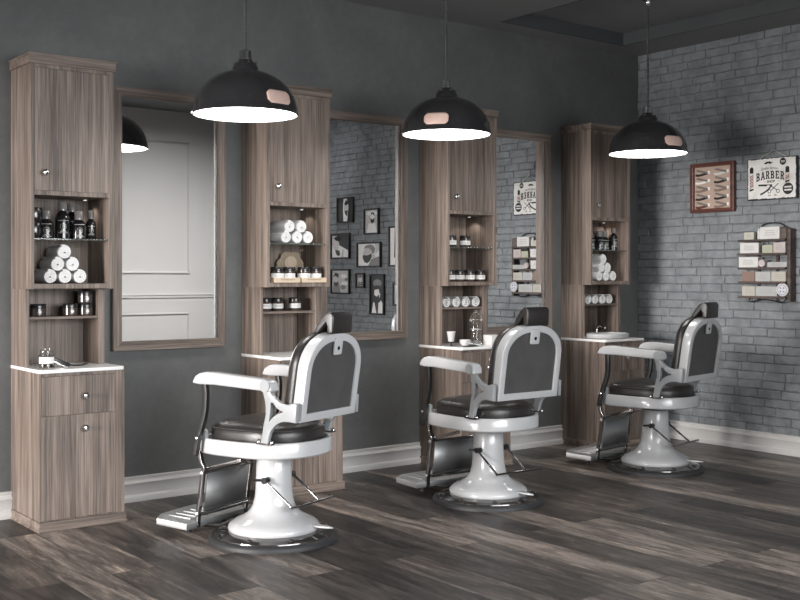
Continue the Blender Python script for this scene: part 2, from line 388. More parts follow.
# ------------------------------------------------------------------ cabinets (local: x 0..W, y 0 at wall, negative into room)
def knob_mesh():
    return MB().lathe([(.0045, 0), (.0045, -.010), (.007, -.012), (.0145, -.015), (.0165, -.020), (.0150, -.026), (.010, -.029), (.0001, -.030)], n=24, axis='y')
def make_cabinet():
    r = empty('cabinet', (0, 0, 0))
    W, T, DT, DM, DB = .405, .018, .275, .205, .402
    # upper case
    u = MB(); u.box(0, T, -DT, 0, 1.106, 2.160).box(W-T-.006, W, -DT, 0, 1.106, 2.160).box(T, W-T-.006, -.012, 0, 1.106, 2.16)
    u.box(T, W-T-.006, -DT, -.012, 1.108, 1.131).box(T, W-T-.006, -DT, -.012, 1.546, 1.567).box(T, W-T-.006, -DT, -.012, 2.14, 2.16)
    u.build('upper_case', 'wood', r, bevel=.0012)
    MB().box(-.008, W+.008, -DT-.010, 0, 2.158, 2.200).box(-.012, W+.012, -DT-.014, 0, 2.196, 2.206).build('crown', 'woodh', r, bevel=.002)
    d = B(T+.0006, W-T-.0066, -DT+.001, -DT+.019, 1.5675, 2.1395).build('door', 'wood', r, bevel=.001)
    k = knob_mesh().build('knob', 'chrome', d, smooth=True); k.location = (.062, -DT+.001, 1.651)
    B(T, W-T-.006, -DT+.006, -.012, 1.338, 1.345).build('glass_shelf', 'glassedge', r, bevel=.001)
    # puck light under the door
    pk = MB().lathe([(.013, 0), (.013, -.003), (.011, -.004)], (.33, -.10, 1.546), n=24).build('puck_light', 'steel', r, smooth=True)
    MB().lathe([(.009, -.0041), (.009, -.005)], (.33, -.10, 1.546), n=20).build('lens', M['puckglow'], pk, smooth=True)
    # middle case
    mdl = MB(); W2 = .388
    mdl.box(0, T, -DM, 0, .738, 1.106).box(W2-T-.014, W2, -DM, 0, .738, 1.106).box(T, W2-T-.014, -.012, 0, .738, 1.106)
    mdl.build('middle_case', 'wood', r, bevel=.0012)
    B(T, W2-T-.014, -DM+.006, -.012, .962, .974).build('wood_shelf', 'woodh', r, bevel=.001)
    # base case
    bs = MB(); ST = .045
    bs.box(0, .003, -DB, 0, 0, .722).box(.003, T, -DB+.0205, 0, 0, .722).box(W-ST, W, -DB, 0, 0, .722).box(.003, W-ST, -DB+.006, -.03, 0, .0495).box(.003, W-ST, -DB+.003, -.03, .7062, .722).box(T, W-ST, -.02, 0, .05, .706)
    bs.build('base_case', 'wood', r, bevel=.0012)
    dr = B(.0035, W-ST-.0005, -DB, -DB+.02, .5262, .7055).build('drawer', 'wood', r, bevel=.001)
    k = knob_mesh().build('knob', 'chrome', dr, smooth=True); k.location = (.207, -DB, .612)
    dd = B(.0035, W-ST-.0005, -DB, -DB+.02, .050, .5252).build('door', 'wood', r, bevel=.001)
    k = knob_mesh().build('knob', 'chrome', dd, smooth=True); k.location = (.207, -DB, .461)
    pl = MB(); pl.box(-.008, W+.008, -DB-.009, 0, 0, .045).box(-.012, W+.012, -DB-.016, 0, 0, .008)
    pl.build('plinth', 'woodh', r, bevel=.003)
    pts = [(-.002, 0), (-.002, -DB-.004+.012), (.010, -DB-.004), (W-.010, -DB-.004), (W, -DB-.004+.010), (W, 0)]
    MB().plate([pts], .016, Matrix.Translation((0, 0, .730))).build('countertop', 'counter', r, bevel=.0015)
    return r
M['puckglow'] = flat('puck_glow', (1, 1, 1), .5, emis=(1, .95, .88), estr=1.5)
CABX = [1.727, 2.994, 4.258, 5.530]
cab = make_cabinet(); cab.location = (CABX[0], WY, 0)
tag(cab, 'tall greige wood cabinet at far left, with a razor and jar on its counter', 'cabinet', 'tall barber station cabinets')
CL = ['tall greige wood cabinet between the first and second mirrors, holding a brass plaque',
      'tall greige wood cabinet between the second and third mirrors, holding a glass cylinder jar',
      'tall greige wood cabinet nearest the brick wall, with a white wash basin']
for x, l in zip(CABX[1:], CL): copy_tree(cab, (x, WY, 0), label=l)
for x in CABX:
    ld = bpy.data.lights.new('puck', 'SPOT'); ld.energy = 1.0; ld.color = (1, .93, .84); ld.spot_size = radians(130); ld.spot_blend = .6; ld.shadow_soft_size = .015
    lo = bpy.data.objects.new('puck_lamp', ld); COL.objects.link(lo); lo.location = (x+.33, WY-.10, 1.538)
    lo['label'] = 'light of the puck lamp'; lo['kind'] = 'structure'

# ------------------------------------------------------------------ mirrors
def make_mirror():
    r = empty('wall_mirror')
    w, z0, z1, f = .644, .784, 2.137, .046
    fm = MB()
    fm.plate([[(0, z0), (f, z0+f), (f, z1-f), (0, z1)]], .040, XZat(-.020), 0, mi=0).plate([[(w, z0), (w-f, z0+f), (w-f, z1-f), (w, z1)]], .040, XZat(-.020), 0, mi=0)
    fm.plate([[(0, z0), (w, z0), (w-f, z0+f), (f, z0+f)]], .040, XZat(-.020), 0, mi=1).plate([[(0, z1), (w, z1), (w-f, z1-f), (f, z1-f)]], .040, XZat(-.020), 0, mi=1)
    fm.build('frame', ['wood', 'woodh'], r)
    B(f-.004, w-f+.004, -.014, -.008, z0+f-.004, z1-f+.004).build('mirror_glass', 'mirror', r)
    return r
mi = make_mirror(); mi.location = (2.231, WY, 0)
tag(mi, 'wood framed wall mirror reflecting white wall panelling, beside the leftmost cabinet', 'mirror', 'wall mirrors between the cabinets')
copy_tree(mi, (3.492, WY, 0), label='wood framed wall mirror reflecting framed portrait photographs')
copy_tree(mi, (4.757, WY, 0), label='wood framed wall mirror reflecting the barber sign and wall rack')

# ------------------------------------------------------------------ pendant lamps (local origin at rim centre)
def make_lamp(ceil):
    r = empty('pendant_lamp')
    R, Hh = .210, .185
    prof = [(R+.003, 0), (R+.006, .004), (R+.003, .009)]
    for k in range(1, 15):
        a = k/14*pi/2*.93
        prof.append((R*cos(a)**.92*1.0, .009 + (Hh-.012)*sin(a)))
    prof += [(.050, .178), (.0001, .186)]
    inner = [(R-.002, 0)] + [((R-.004)*cos(k/12*pi/2*.97)**.92, .004+(Hh-.020)*sin(k/12*pi/2*.97)) for k in range(1, 13)]
    sh = MB().lathe(prof, n=64, cap0=False); sh.build('shade', 'lampblack', r, smooth=True)
    MB().lathe(inner, n=64, cap0=False).build('shade_lining', 'lampin', r, smooth=True)
    MB().lathe([(R-.009, .004), (R-.009, .007)], n=64).build('diffuser', 'glow', r, smooth=True)
    MB().lathe([(.054, .176), (.052, .190), (.044, .206), (.034, .214), (.026, .222), (.022, .228)], n=40).build('collar', 'lampblack', r, smooth=True)
    for k in range(6):
        a = k*pi/3+.3; MB().lathe([(.005, -.003), (.005, .003), (.002, .006)], (.044*cos(a), .044*sin(a), .208), n=10).build('screw', 'chrome', r, smooth=True)
    MB().lathe([(.028, .222), (.028, .232), (.025, .234), (.025, .256), (.014, .262), (.005, .266)], n=28).build('socket', 'chrome', r, smooth=True)
    cb = MB()
    for ph in (0, pi):
        cb.tube([(.0035*cos(ph+z*95), .0035*sin(ph+z*95), .262+z) for z in [i*.008 for i in range(int((ceil-.285)/.008))]], .0032, 6)
    cb.build('cable', 'cable', r, smooth=True)
    MB().lathe([(.004, ceil-.050), (.012, ceil-.044), (.016, ceil-.03), (.018, ceil)], n=20).build('cable_grip', 'chrome', r, smooth=True)
    MB().lathe([(.045, ceil), (.045, ceil-.006), (.03, ceil-.014), (.014, ceil-.02)], n=28).build('ceiling_rose', 'lampblack', r, smooth=True)
    # octagonal plate wrapped on the dome at azimuth 0 (rotated by a child empty-free offset)
    return r
def lamp_plate(parent, az):
    R, Hh = .2105, .185
    w, h, z0 = .118, .060, .050
    ol = [(-.5, -.22), (-.5, .22), (-.38, .5), (.38, .5), (.5, .22), (.5, -.22), (.38, -.5), (-.38, -.5)]
    mb = MB(); NX, NZ = 14, 8; grid = {}
    def pos(u, v, d):
        zz = z0 + v*h*.9
        a = math.asin(min(.99, (zz-.009)/(Hh-.012))); rr = (R+.0015+d)*cos(a)**.92 + .0008
        th = az + u*w/rr; return (rr*cos(th), rr*sin(th), zz+d*.3)
    for i in range(NX+1):
        for j in range(NZ+1):
            u, v = i/NX-.5, j/NZ-.5
            lim = .5 if abs(u) <= .38 else .5 - (abs(u)-.38)/.12*.26
            v2 = v*2*lim; grid[i, j] = mb.bm.verts.new(pos(u, v2, .002))
    for i in range(NX):
        for j in range(NZ): mb.bm.faces.new((grid[i,j], grid[i+1,j], grid[i+1,j+1], grid[i,j+1]))
    o = mb.build('maker_plate', 'copper', parent, smooth=True)
    so = o.modifiers.new('t', 'SOLIDIFY'); so.thickness = .002; so.offset = 0
LP = [(2.540, 4.460, 1.921), (3.746, 4.430, 1.921), (5.304, 4.350, 1.919)]
KS_ = [1.16, 1.12, 1.13]
LL = ['black dome pendant lamp hanging above the nearest barber chair', 'middle black dome pendant lamp with its copper plate facing the room', 'black dome pendant lamp hanging nearest the brick wall']
for (x, y, z), lb_, ch_, off, KS in zip(LP, LL, (2.80, 2.80, 2.885), (.64, -.23, .66), KS_):
    lp_ = make_lamp((ch_-z)/KS); lp_.location = (x, y, z); lp_.scale = (KS,)*3
    tag(lp_, lb_, 'lamp', 'black dome pendant lamps')
    lamp_plate(lp_, math.atan2(-y, -x) + math.asin(off))

# ------------------------------------------------------------------ barber chair (local: +X front, +Y left)
YZ = Matrix(((0,0,1,0),(1,0,0,0),(0,1,0,0),(0,0,0,1)))    # plate (a,b) -> (Y,Z), normal X
def XZp(y):  # plate (a,b) -> (X,Z) at given y
    return Matrix.Translation((0, y, 0)) @ XZ
def strap_outline(pts, w):
    L_, R_ = [], []
    for i, p in enumerate(pts):
        a = Vector(pts[max(i-1, 0)]); b_ = Vector(pts[min(i+1, len(pts)-1)]); t = (b_-a).normalized(); n = Vector((-t.y, t.x))*w/2
        L_.append((p[0]+n.x, p[1]+n.y)); R_.append((p[0]-n.x, p[1]-n.y))
    return L_ + R_[::-1]
def smooth_path(P, n=6):
    out = []
    for i in range(len(P)-1):
        p0, p1, p2, p3 = [Vector(P[min(max(j, 0), len(P)-1)]) for j in (i-1, i, i+1, i+2)]
        for k in range(n):
            t = k/n
            q = .5*((2*p1)+(-p0+p2)*t+(2*p0-5*p1+4*p2-p3)*t*t+(-p0+3*p1-3*p2+p3)*t**3)
            out.append(tuple(q))
    out.append(tuple(P[-1])); return out
def seat_outline(af, ar, b_, n=64):
    pts = []
    for k in range(n):
        t = 2*pi*k/n; c_, s_ = cos(t), sin(t)
        if c_ >= 0: ex, a = 4.2, af
        else: ex, a = 2.25, ar
        r = (abs(c_/a)**ex + abs(s_/b_)**ex)**(-1/ex)
        pts.append((r*c_, r*s_))
    return pts
def loft(mb, af, ar, b_, levels, **kw):
    R = []
    for d, z in levels:
        if isinstance(z, (int, float)): zf = lambda x, y, z=z: z
        R.append([(x, y, z) for x, y in seat_outline(af-d, ar-d, b_-d)])
    return mb.rings(R, **kw)
def make_chair():
    r = empty('barber_chair')
    # base ring and cover
    MB().lathe([(.288, 0), (.288, .012), (.282, .022), (.270, .027), (.262, .026)], n=72).build('base_ring', 'rubber', r, smooth=True)
    MB().lathe([(.264, .024), (.262, .031), (.225, .040), (.195, .046)], n=72).build('base_cover', 'gloss', r, smooth=True)
    for k in range(8):
        a = k*pi/4+.2; ca, sa = cos(a), sin(a)
        MB().lathe([(.012, 0), (.012, .006), (.008, .009)], (ca*.232, sa*.232, .036), n=12).build('base_bolt', 'rubber', r, smooth=True)
    MB().lathe([(.199, .044), (.203, .050), (.203, .060), (.196, .072), (.175, .086), (.148, .098), (.124, .112), (.106, .130), (.094, .152), (.086, .18),
                (.082, .22), (.080, .27), (.078, .352), (.073, .362), (.001, .362)], n=72).build('pedestal', 'enamel', r, smooth=True)
    MB().lathe([(.058, .355), (.058, .392)], n=40).box(-.12, .14, -.09, .09, .372, .400).build('tilt_mechanism', 'darkmetal', r, bevel=.004)
    # seat tub ring
    tub = MB(); loft(tub, .290, .255, .246, [(.03, .390), (.006, .390), (0, .396), (0, .450), (.004, .457), (.020, .457), (.024, .451), (.024, .398)], cap1=False)
    tub.build('seat_ring', 'enamel', r, smooth=True)
    cu = MB(); loft(cu, .245, .224, .212, [(.012, .432), (.004, .440), (0, .452), (0, .482), (.004, .500), (.014, .514), (.030, .524), (.065, .534), (.12, .541), (.19, .544)])
    cu.build('seat_cushion', 'leather', r, smooth=True)
    pp = MB(); pts = [(x, y, .502) for x, y in seat_outline(.243, .222, .210)]; pp.tube(pts+[pts[0]], .004, 8)
    pp.build('piping', 'leather', r, smooth=True)
    # back (built in its own plane, then leaned)
    hw, s0, s1 = .200, 0, .372
    def arch(d, n=24):
        w = hw-d; top = s1-d; bot = s0+d; sh = .215; P_ = [(-w, bot), (w, bot), (w*1.0, .10)]
        for k in range(n+1):
            a = pi*k/n; P_.append((w*cos(a)*(abs(cos(a))**-.12 if abs(cos(a)) > .05 else 1), sh+(top-sh)*sin(a)**.92))
        P_.append((-w, .10)); return P_
    lean = math.atan(.055/.365)
    def BK(dx): # back plane at depth dx in front of the rear face
        return Matrix.Translation((-.300, 0, .555)) @ Matrix.Rotation(-lean, 4, 'Y') @ Matrix.Translation((dx, 0, 0)) @ YZ
    MB().plate([arch(0), arch(.034)], .052, BK(.026), .004).build('back_frame', 'enamel', r, smooth=True)
    MB().plate([arch(.030)], .030, BK(.024), 0).build('back_panel', 'rearpad', r)
    bc = MB(); R = []
    for d, x in ((.018, .045), (.006, .055), (.002, .070), (.004, .092), (.014, .106), (.035, .113), (.08, .117), (.13, .118)):
        mm = BK(x); R.append([mm @ Vector((a, b_, 0)) for a, b_ in arch(d)])
    bc.rings(R); bc.build('back_cushion', 'leather', r, smooth=True)
    ol = [(-.029, .352), (-.029, .285), (-.025, .279), (.025, .279), (.029, .285), (.029, .352)]
    tb = MB().plate([ol], .010, BK(-.001), .002).build('mount_tab', 'enamel', r, smooth=True)
    h_ = MB().lathe([(.0085, -.0005), (.0085, .0015)], n=20, axis='x'); h_.bm.transform(BK(-.0075) @ YZ.inverted() @ Matrix.Translation((0, 0, .308)))
    h_.build('slot_hole', 'lidblack', tb)
    # headrest
    hr = MB()
    prof = [(-.372, .926), (-.376, .995), (-.366, 1.010), (-.345, 1.012), (-.318, .996), (-.285, .955), (-.272, .930), (-.276, .920), (-.292, .918), (-.315, .945), (-.334, .965), (-.340, .955), (-.340, .926), (-.346, .920), (-.368, .920)]
    hr.plate([[(a_, b__+.003) for a_, b__ in prof]], .148, XZp(0), .007, res=3); hr.build('headrest', 'leather', r, smooth=True)
    MB().tube([(-.335, 0, .90), (-.335, 0, .935)], .009, 10).tube([(-.35, .03, .924), (-.285, .03, .918)], .004, 8).tube([(-.35, -.03, .924), (-.285, -.03, .918)], .004, 8).build('headrest_post', 'chrome', r, smooth=True)
    # arms
    top = [(.240, .700), (.238, .712), (.225, .732), (.200, .746), (.165, .752), (.12, .752), (-.16, .735), (-.180, .730), (-.192, .716), (-.196, .690), (-.190, .684), (-.15, .686), (.12, .698), (.20, .696)]
    for sg in (1, -1):
        Y = .240*sg
        MB().plate([top], .060, XZp(Y), .009, res=3).build('armrest', 'enamel', r, smooth=True)
        MB().lathe([(.026, -.004), (.026, .004)], (-.165, Y+.030*sg, .709), n=20, axis='y').build('arm_end_disc', 'cast', r, smooth=True)
        outer = smooth_path([(-.118, .690), (-.134, .640), (-.138, .590), (-.126, .535), (-.120, .500), (-.108, .452)], 5) + [(-.150, .452)] + \
                smooth_path([(-.152, .478), (-.164, .512), (-.190, .541), (-.222, .557), (-.255, .560), (-.296, .558)], 5) + [(-.302, .636)] + \
                smooth_path([(-.285, .640), (-.248, .632), (-.212, .641), (-.176, .664), (-.156, .692)], 5)
        hole = smooth_path([(-.163, .640), (-.160, .600), (-.154, .548), (-.172, .566), (-.200, .586), (-.236, .600), (-.200, .618), (-.176, .646)], 3)[:-1]
        MB().plate([outer, hole], .020, XZp(.222*sg), .003).build('arm_bracket', 'cast', r, smooth=True)
        bb = MB().box(-.170, -.090, .210*sg, .236*sg, .456, .463)
        for x in (-.166, -.094): bb.lathe([(.008, 0), (.008, .006), (.005, .013), (.001, .015)], (x, .223*sg, .462), n=12)
        bb.build('bracket_foot', 'chromedarkrefl', r, smooth=True)
        ol = strap_outline(smooth_path([(.178, .702), (.172, .66), (.174, .60), (.184, .55), (.204, .495), (.222, .445), (.232, .40), (.236, .385)], 5), .025)
        fs = MB().plate([ol], .022, XZp(.255*sg), .002).build('arm_strap', 'darkmetal', r, smooth=True)
        MB().lathe([(.008, 0), (.008, .006), (.003, .008)] if sg > 0 else [(.008, 0), (.008, -.006), (.003, -.008)], (.215, .266*sg, .462), n=14, axis='y').build('bolt', 'chrome', fs, smooth=True)
        # small front ear on the tub
        ear = [(.205, .450), (.205, .490), (.216, .498), (.240, .492), (.262, .474), (.270, .450)][::-1]
        MB().plate([[(x-.01, z) for x, z in ear]], .018, XZp(.222*sg), .003).build('front_ear', 'cast', r, smooth=True)
        # leg-rest strap
        ol = strap_outline(smooth_path([(.272, .452), (.284, .43), (.286, .38), (.276, .335), (.262, .312), (.270, .288), (.282, .20), (.298, .10), (.302, .045)], 5), .016)
        ls = MB().plate([ol], .022, XZp(.165*sg), .002).build('footrest_strap', 'chromedarkrefl', r, smooth=True)
        rv = MB()
        for x, z in ((.268, .290), (.297, .105)): rv.lathe([(.009, 0), (.008, .005*sg), (.002, .007*sg)], (x, .176*sg, z), n=14, axis='y')
        rv.build('rivet', 'steel', ls, smooth=True)
        MB().plate([strap_outline([(.285, .302), (.16, .335), (.06, .362)], .016)], .014, XZp(.150*sg), .002).build('support_bar', 'chromedarkrefl', r, smooth=True)
    MB().plate([strap_outline([(.262, .285), (.290, .092)], .005)], .286, XZp(0), .0008).build('calf_plate', 'steel', r)
    MB().tube([(.268, -.165, .290), (.268, .165, .290)], .009, 10).tube([(.290, -.165, .102), (.290, .165, .102)], .008, 10).tube([(.268, -.155, .120), (.268, .155, .120)], .005, 8).build('cross_rods', 'chromedarkrefl', r, smooth=True)
    fpl = [(.300, -.235), (.480, -.235), (.525, -.170), (.535, 0), (.525, .170), (.480, .240), (.300, .240)]
    fp = MB().plate([fpl], .030, Matrix.Translation((0, 0, .046)) @ Matrix.Rotation(radians(-2), 4, 'Y'), .003).build('footplate', 'steel', r, smooth=True)
    ri = MB()
    for k in range(8): ri.box(.345, .475, -.18+k*.048, -.168+k*.048, .070, .0795)
    ri.build('tread_ribs', 'steel', fp, bevel=.001)
    for y in (-.12, .12):
        MB().lathe([(.014, 0), (.016, .008), (.010, .014), (.010, .034)], (.40, y, 0), n=14).build('plate_foot', 'rubber', r, smooth=True)
        MB().tube([(.32, y*.85, .040), (.22, y*.85, .050), (.16, y*.7, .080)], .009, 8).build('plate_link', 'darkmetal', r, smooth=True)
    # pump lever
    pv = MB(); pv.tube([(-.030, .098, .272), (-.178, .098, .170)], .0055, 10).tube([(-.028, -.098, .274), (-.178, -.098, .170)], .0055, 10)
    pv.tube([(-.178, .104, .170), (-.178, -.205, .170)], .0055, 10).build('pump_lever', 'chromedarkrefl', r, smooth=True)
    MB().lathe([(.014, -.108), (.014, -.078)], (-.028, 0, .273), n=18, axis='y').build('lever_pivot', 'darkmetal', r, smooth=True)
    MB().lathe([(.014, .078), (.014, .108)], (-.028, 0, .273), n=18, axis='y').tube([(-.02, .09, .273), (.02, .112, .272)], .006, 10).build('lever_pivot', 'darkmetal', r, smooth=True)
    MB().plate([[(-.19, -.020), (-.19, .020), (-.255, .012), (-.292, 0), (-.255, -.012)]], .008, Matrix.Translation((0, -.045, .070)), .001).build('release_pedal', 'enamel', r)
    return r
chair = make_chair()
tag(chair, 'white and black barber chair nearest the camera, in front of the leftmost mirror', 'barber chair', 'three white enamelled barber chairs')
chair.location = (2.52, 4.17, 0); chair.rotation_euler = (0, 0, radians(110.5))
copy_tree(chair, (3.82, 4.18, 0), radians(89), 'middle white and black barber chair, in front of the cabinet with the glass cylinder')
copy_tree(chair, (5.24, 4.242, 0), radians(100), 'white and black barber chair farthest away, beside the brick wall')

# ------------------------------------------------------------------ small goods
def make_towel(R=.0335, Lg=.17, turns=3.3):
    mb = MB(); n = 72; pitch = (R-.0045)/turns
    out, inn = [], []
    for k in range(n+1):
        t = k/n*turns*2*pi; rr = .0035+pitch*t/(2*pi)
        out.append((rr+pitch*.47, t)); inn.append((max(rr-pitch*.44, .0008), t))
    path = [(a*cos(t), a*sin(t)) for a, t in out] + [(a*cos(t), a*sin(t)) for a, t in inn[::-1]]
    def ring(y, f): return [(x*f, y, z*f+R) for x, z in path]
    ys = [(-Lg/2, .93), (-Lg/2+.005, .985), (-Lg/2+.014, 1), (Lg/2-.01, 1), (Lg/2, .95)]
    mb.rings([ring(y, f) for y, f in ys])
    return mb.build('rolled_towel', 'towel', None, smooth=True)
tw = make_towel()
def put(o, x, y, z, rz, label, first=[True]): pass
tw_used = [False]
def towel(x, y, z, label, group, rz=0., sc=1, spin=0.):
    if not tw_used[0]: o = tw; tw_used[0] = True
    else: o = tw.copy(); COL.objects.link(o)
    o.location = (x, y, z); o.rotation_euler = (0, 0, rz); o.scale = (sc,)*3
    return tag(o, label, 'towel', group)
def towel_var(k):   # second and third roll with other seams
    pass
pyr = [(0, 0, 'left'), (1, 0, 'middle'), (2, 0, 'right')]
g1 = 'rolled towels in the leftmost cabinet'
for x, z, l in ((1.828, 1.1315, 'white rolled towel, bottom left of the pyramid in the leftmost cabinet'), (1.900, 1.1315, 'white rolled towel, bottom middle of the pyramid in the leftmost cabinet'),
                (1.972, 1.1315, 'white rolled towel, bottom right of the pyramid in the leftmost cabinet'), (1.864, 1.190, 'white rolled towel, second row left of the pyramid in the leftmost cabinet'),
                (1.936, 1.190, 'white rolled towel, second row right of the pyramid in the leftmost cabinet'), (1.897, 1.248, 'white rolled towel on top of the pyramid in the leftmost cabinet')):
    towel(x, 5.135, z, l, g1, rz=random.uniform(-.01, .01))
g2 = 'rolled towels above the brass plaque'
for x, z, l in ((3.128, 1.3455, 'white rolled towel, bottom left of the five above the plaque'), (3.200, 1.3455, 'white rolled towel, bottom middle of the five above the plaque'), (3.271, 1.3455, 'white rolled towel, bottom right of the five above the plaque'),
                (3.150, 1.404, 'white rolled towel, upper left of the five above the plaque'), (3.228, 1.404, 'white rolled towel, upper right of the five above the plaque')):
    towel(x, 5.135, z, l, g2, rz=random.uniform(-.01, .01))
g4 = 'rolled towels in the cabinet by the brick wall'
for x, z, l in ((5.648, 1.1315, 'white rolled towel, bottom left of the pile in the cabinet by the brick wall'), (5.720, 1.1315, 'white rolled towel, bottom middle of the pile in the cabinet by the brick wall'), (5.791, 1.1315, 'white rolled towel, bottom right of the pile in the cabinet by the brick wall'),
                (5.670, 1.1905, 'white rolled towel, second row left of the pile in the cabinet by the brick wall'), (5.735, 1.190, 'white rolled towel, second row right of the pile in the cabinet by the brick wall'),
                (5.690, 1.2485, 'white rolled towel on top of the pile in the cabinet by the brick wall')):
    towel(x, 5.14, z, l, g4, rz=random.uniform(-.01, .01))
# small looser rolls with open spirals
def make_roll():
    mb = MB(); R = .033; n = 60; turns = 2.2; path = []
    for k in range(n+1):
        t = k/n*turns*2*pi; path.append(((.004+(R-.006)*k/n), t))
    out = [((a+.0042)*cos(t), (a+.0042)*sin(t)) for a, t in path]; inn = [(max(a-.0030, .0008)*cos(t), max(a-.0030, .0008)*sin(t)) for a, t in path]
    P_ = out + inn[::-1]
    zm = min(p[1] for p in P_)
    mb.rings([[(x*f, y, z*f-zm) for x, z in P_] for y, f in ((-.06, .96), (-.055, 1), (.055, 1), (.06, .96))])
    return mb.build('washcloth_roll', 'towel', None, smooth=True)
wr = make_roll(); wr_used = [False]
def washroll(x, y, z, label, group, sc=1., tilt=0):
    if not wr_used[0]: o = wr; wr_used[0] = True
    else: o = wr.copy(); COL.objects.link(o)
    o.location = (x, y, z); o.scale = (sc,)*3; return tag(o, label, 'towel', group)
for i, x in enumerate((4.318, 4.398, 4.476, 4.560)):
    washroll(x, 5.165, .9745, ['leftmost', 'second from left', 'third from left', 'rightmost'][i]+' white rolled washcloth on the wood shelf above the paper cup', 'washcloths in the third cabinet')
for i, x in enumerate((5.592, 5.664, 5.737, 5.810)):
    washroll(x, 5.165, .9745, ['leftmost', 'second from left', 'third from left', 'rightmost'][i]+' white rolled washcloth on the wood shelf above the wash basin', 'washcloths in the fourth cabinet')

def wrap_disc(mb, R, z, th0, r0, r1, mi=0, n=20):
    prev = None
    for k in range(n+1):
        a = 2*pi*k/n
        cur = [mb.bm.verts.new(((R)*cos(th0+q*sin(a)/R), R*sin(th0+q*sin(a)/R), z+q*cos(a))) for q in ((r0, r1) if r0 > 0 else (.0001, r1))]
        if prev: mb.bm.faces.new((prev[0], prev[1], cur[1], cur[0])).material_index = mi
        prev = cur
def wrap_rect(mb, R, z0, z1, th0, w, mi=0, n=10):
    prev = None
    for k in range(n+1):
        th = th0 + (k/n-.5)*w/R
        cur = [mb.bm.verts.new((R*cos(th), R*sin(th), z)) for z in (z0, z1)]
        if prev: mb.bm.faces.new((prev[0], cur[0], cur[1], prev[1])).material_index = mi
        prev = cur
def make_bottle(R, H, cap, name='bottle'):
    r = empty(name)
    MB().lathe([(R*.92, 0), (R, .003), (R, H*.66), (R*.97, H*.72), (R*.80, H*.82), (R*.48, H*.90), (R*.36, H*.93), (R*.36, H)], n=36).build('body', 'bottle', r, smooth=True)
    if cap == 'clear':
        MB().lathe([(R*.62, H*.94), (R*.62, H*.94+.038), (R*.58, H*.94+.040)], n=28).build('cap', 'capclear', r, smooth=True)
        MB().lathe([(R*.34, H*.94), (R*.34, H+.020)], n=20).build('pump_nozzle', 'bottle', r, smooth=True)
    lb = MB(); th = -pi/2-.25; z = H*.40
    wrap_disc(lb, R+.0004, z, th, R*.38, R*.43, 0); wrap_disc(lb, R+.0004, z+.001, th, 0, R*.17, 0)
    wrap_rect(lb, R+.0004, z-R*.30, z-R*.02, th, R*.22, 0)
    wrap_rect(lb, R+.0004, z-R*.88, z-R*.78, th, R*1.3, 1); wrap_rect(lb, R+.0004, z+R*.80, z+R*.88, th, R*1.5, 1)
    wrap_rect(lb, R+.0004, z-R*.70, z-R*.56, th, R*.8, 0)
    lb.build('emblem_label', ['labelsoft', 'labelgrey'], r)
    return r
gb = 'dark bottles in the leftmost cabinet'
b1 = make_bottle(.035, .100, 'clear'); b1.location = (1.836, 5.125, 1.3455); tag(b1, 'small black bottle with clear cap, left of the tallest in the leftmost cabinet', 'bottle', gb)
b2 = make_bottle(.035, .145, 'clear'); b2.location = (1.912, 5.115, 1.3455); tag(b2, 'tallest black bottle with clear cap in the leftmost cabinet', 'bottle', gb)
copy_tree(b1, (1.987, 5.100, 1.3455), label='small black bottle with clear cap, right of the tallest in the leftmost cabinet')
copy_tree(b2, (1.985, 5.185, 1.3455), label='back row black bottle, just behind the small one right of the tallest')
b5 = make_bottle(.025, .108, 'clear'); b5.location = (2.053, 5.115, 1.3455); tag(b5, 'slim black bottle at the right end of the leftmost cabinet glass shelf', 'bottle', gb)
gb4 = 'dark bottles in the cabinet by the brick wall'
for i, (x, y) in enumerate(((5.640, 5.13), (5.715, 5.115), (5.785, 5.13), (5.862, 5.115))):
    src = b1 if i < 3 else b2
    copy_tree(src, (x, y, 1.3455), label=['leftmost', 'second from left', 'third from left', 'tall rightmost'][i]+' black bottle on the glass shelf by the brick wall', group=gb4, scale=1.0 if i < 3 else .9)
pk = empty('bottle', (5.80, 5.20, 1.3455), label='bottle with rosy copper rounded cap behind the dark bottles by the brick wall', cat='bottle')
MB().lathe([(.03, 0), (.03, .10), (.022, .115)], n=28).build('body', 'bottle', pk, smooth=True)
MB().lathe([(.036, .115), (.042, .125), (.042, .150), (.030, .165), (.001, .168)], n=28).build('cap', 'copper', pk, smooth=True)
# black stacked jars
def make_tub(R, H):
    r = empty('cosmetic_jar')
    MB().lathe([(R*.97, 0), (R, .003), (R, H*.62)], n=36).build('body', 'bottle', r, smooth=True)
    MB().lathe([(R*1.02, H*.63), (R*1.02, H-.003), (R*.97, H)], n=36).build('lid', 'lidblack', r, smooth=True)
    return r
t1 = make_tub(.036, .073); t1.location = (1.784, 5.14, 1.3455); tag(t1, 'black jar at the bottom of the stack beside the bottles, leftmost cabinet', 'jar', 'stacked black jars')
copy_tree(t1, (1.785, 5.14, 1.4195), label='black jar on top of the stack beside the bottles, leftmost cabinet')
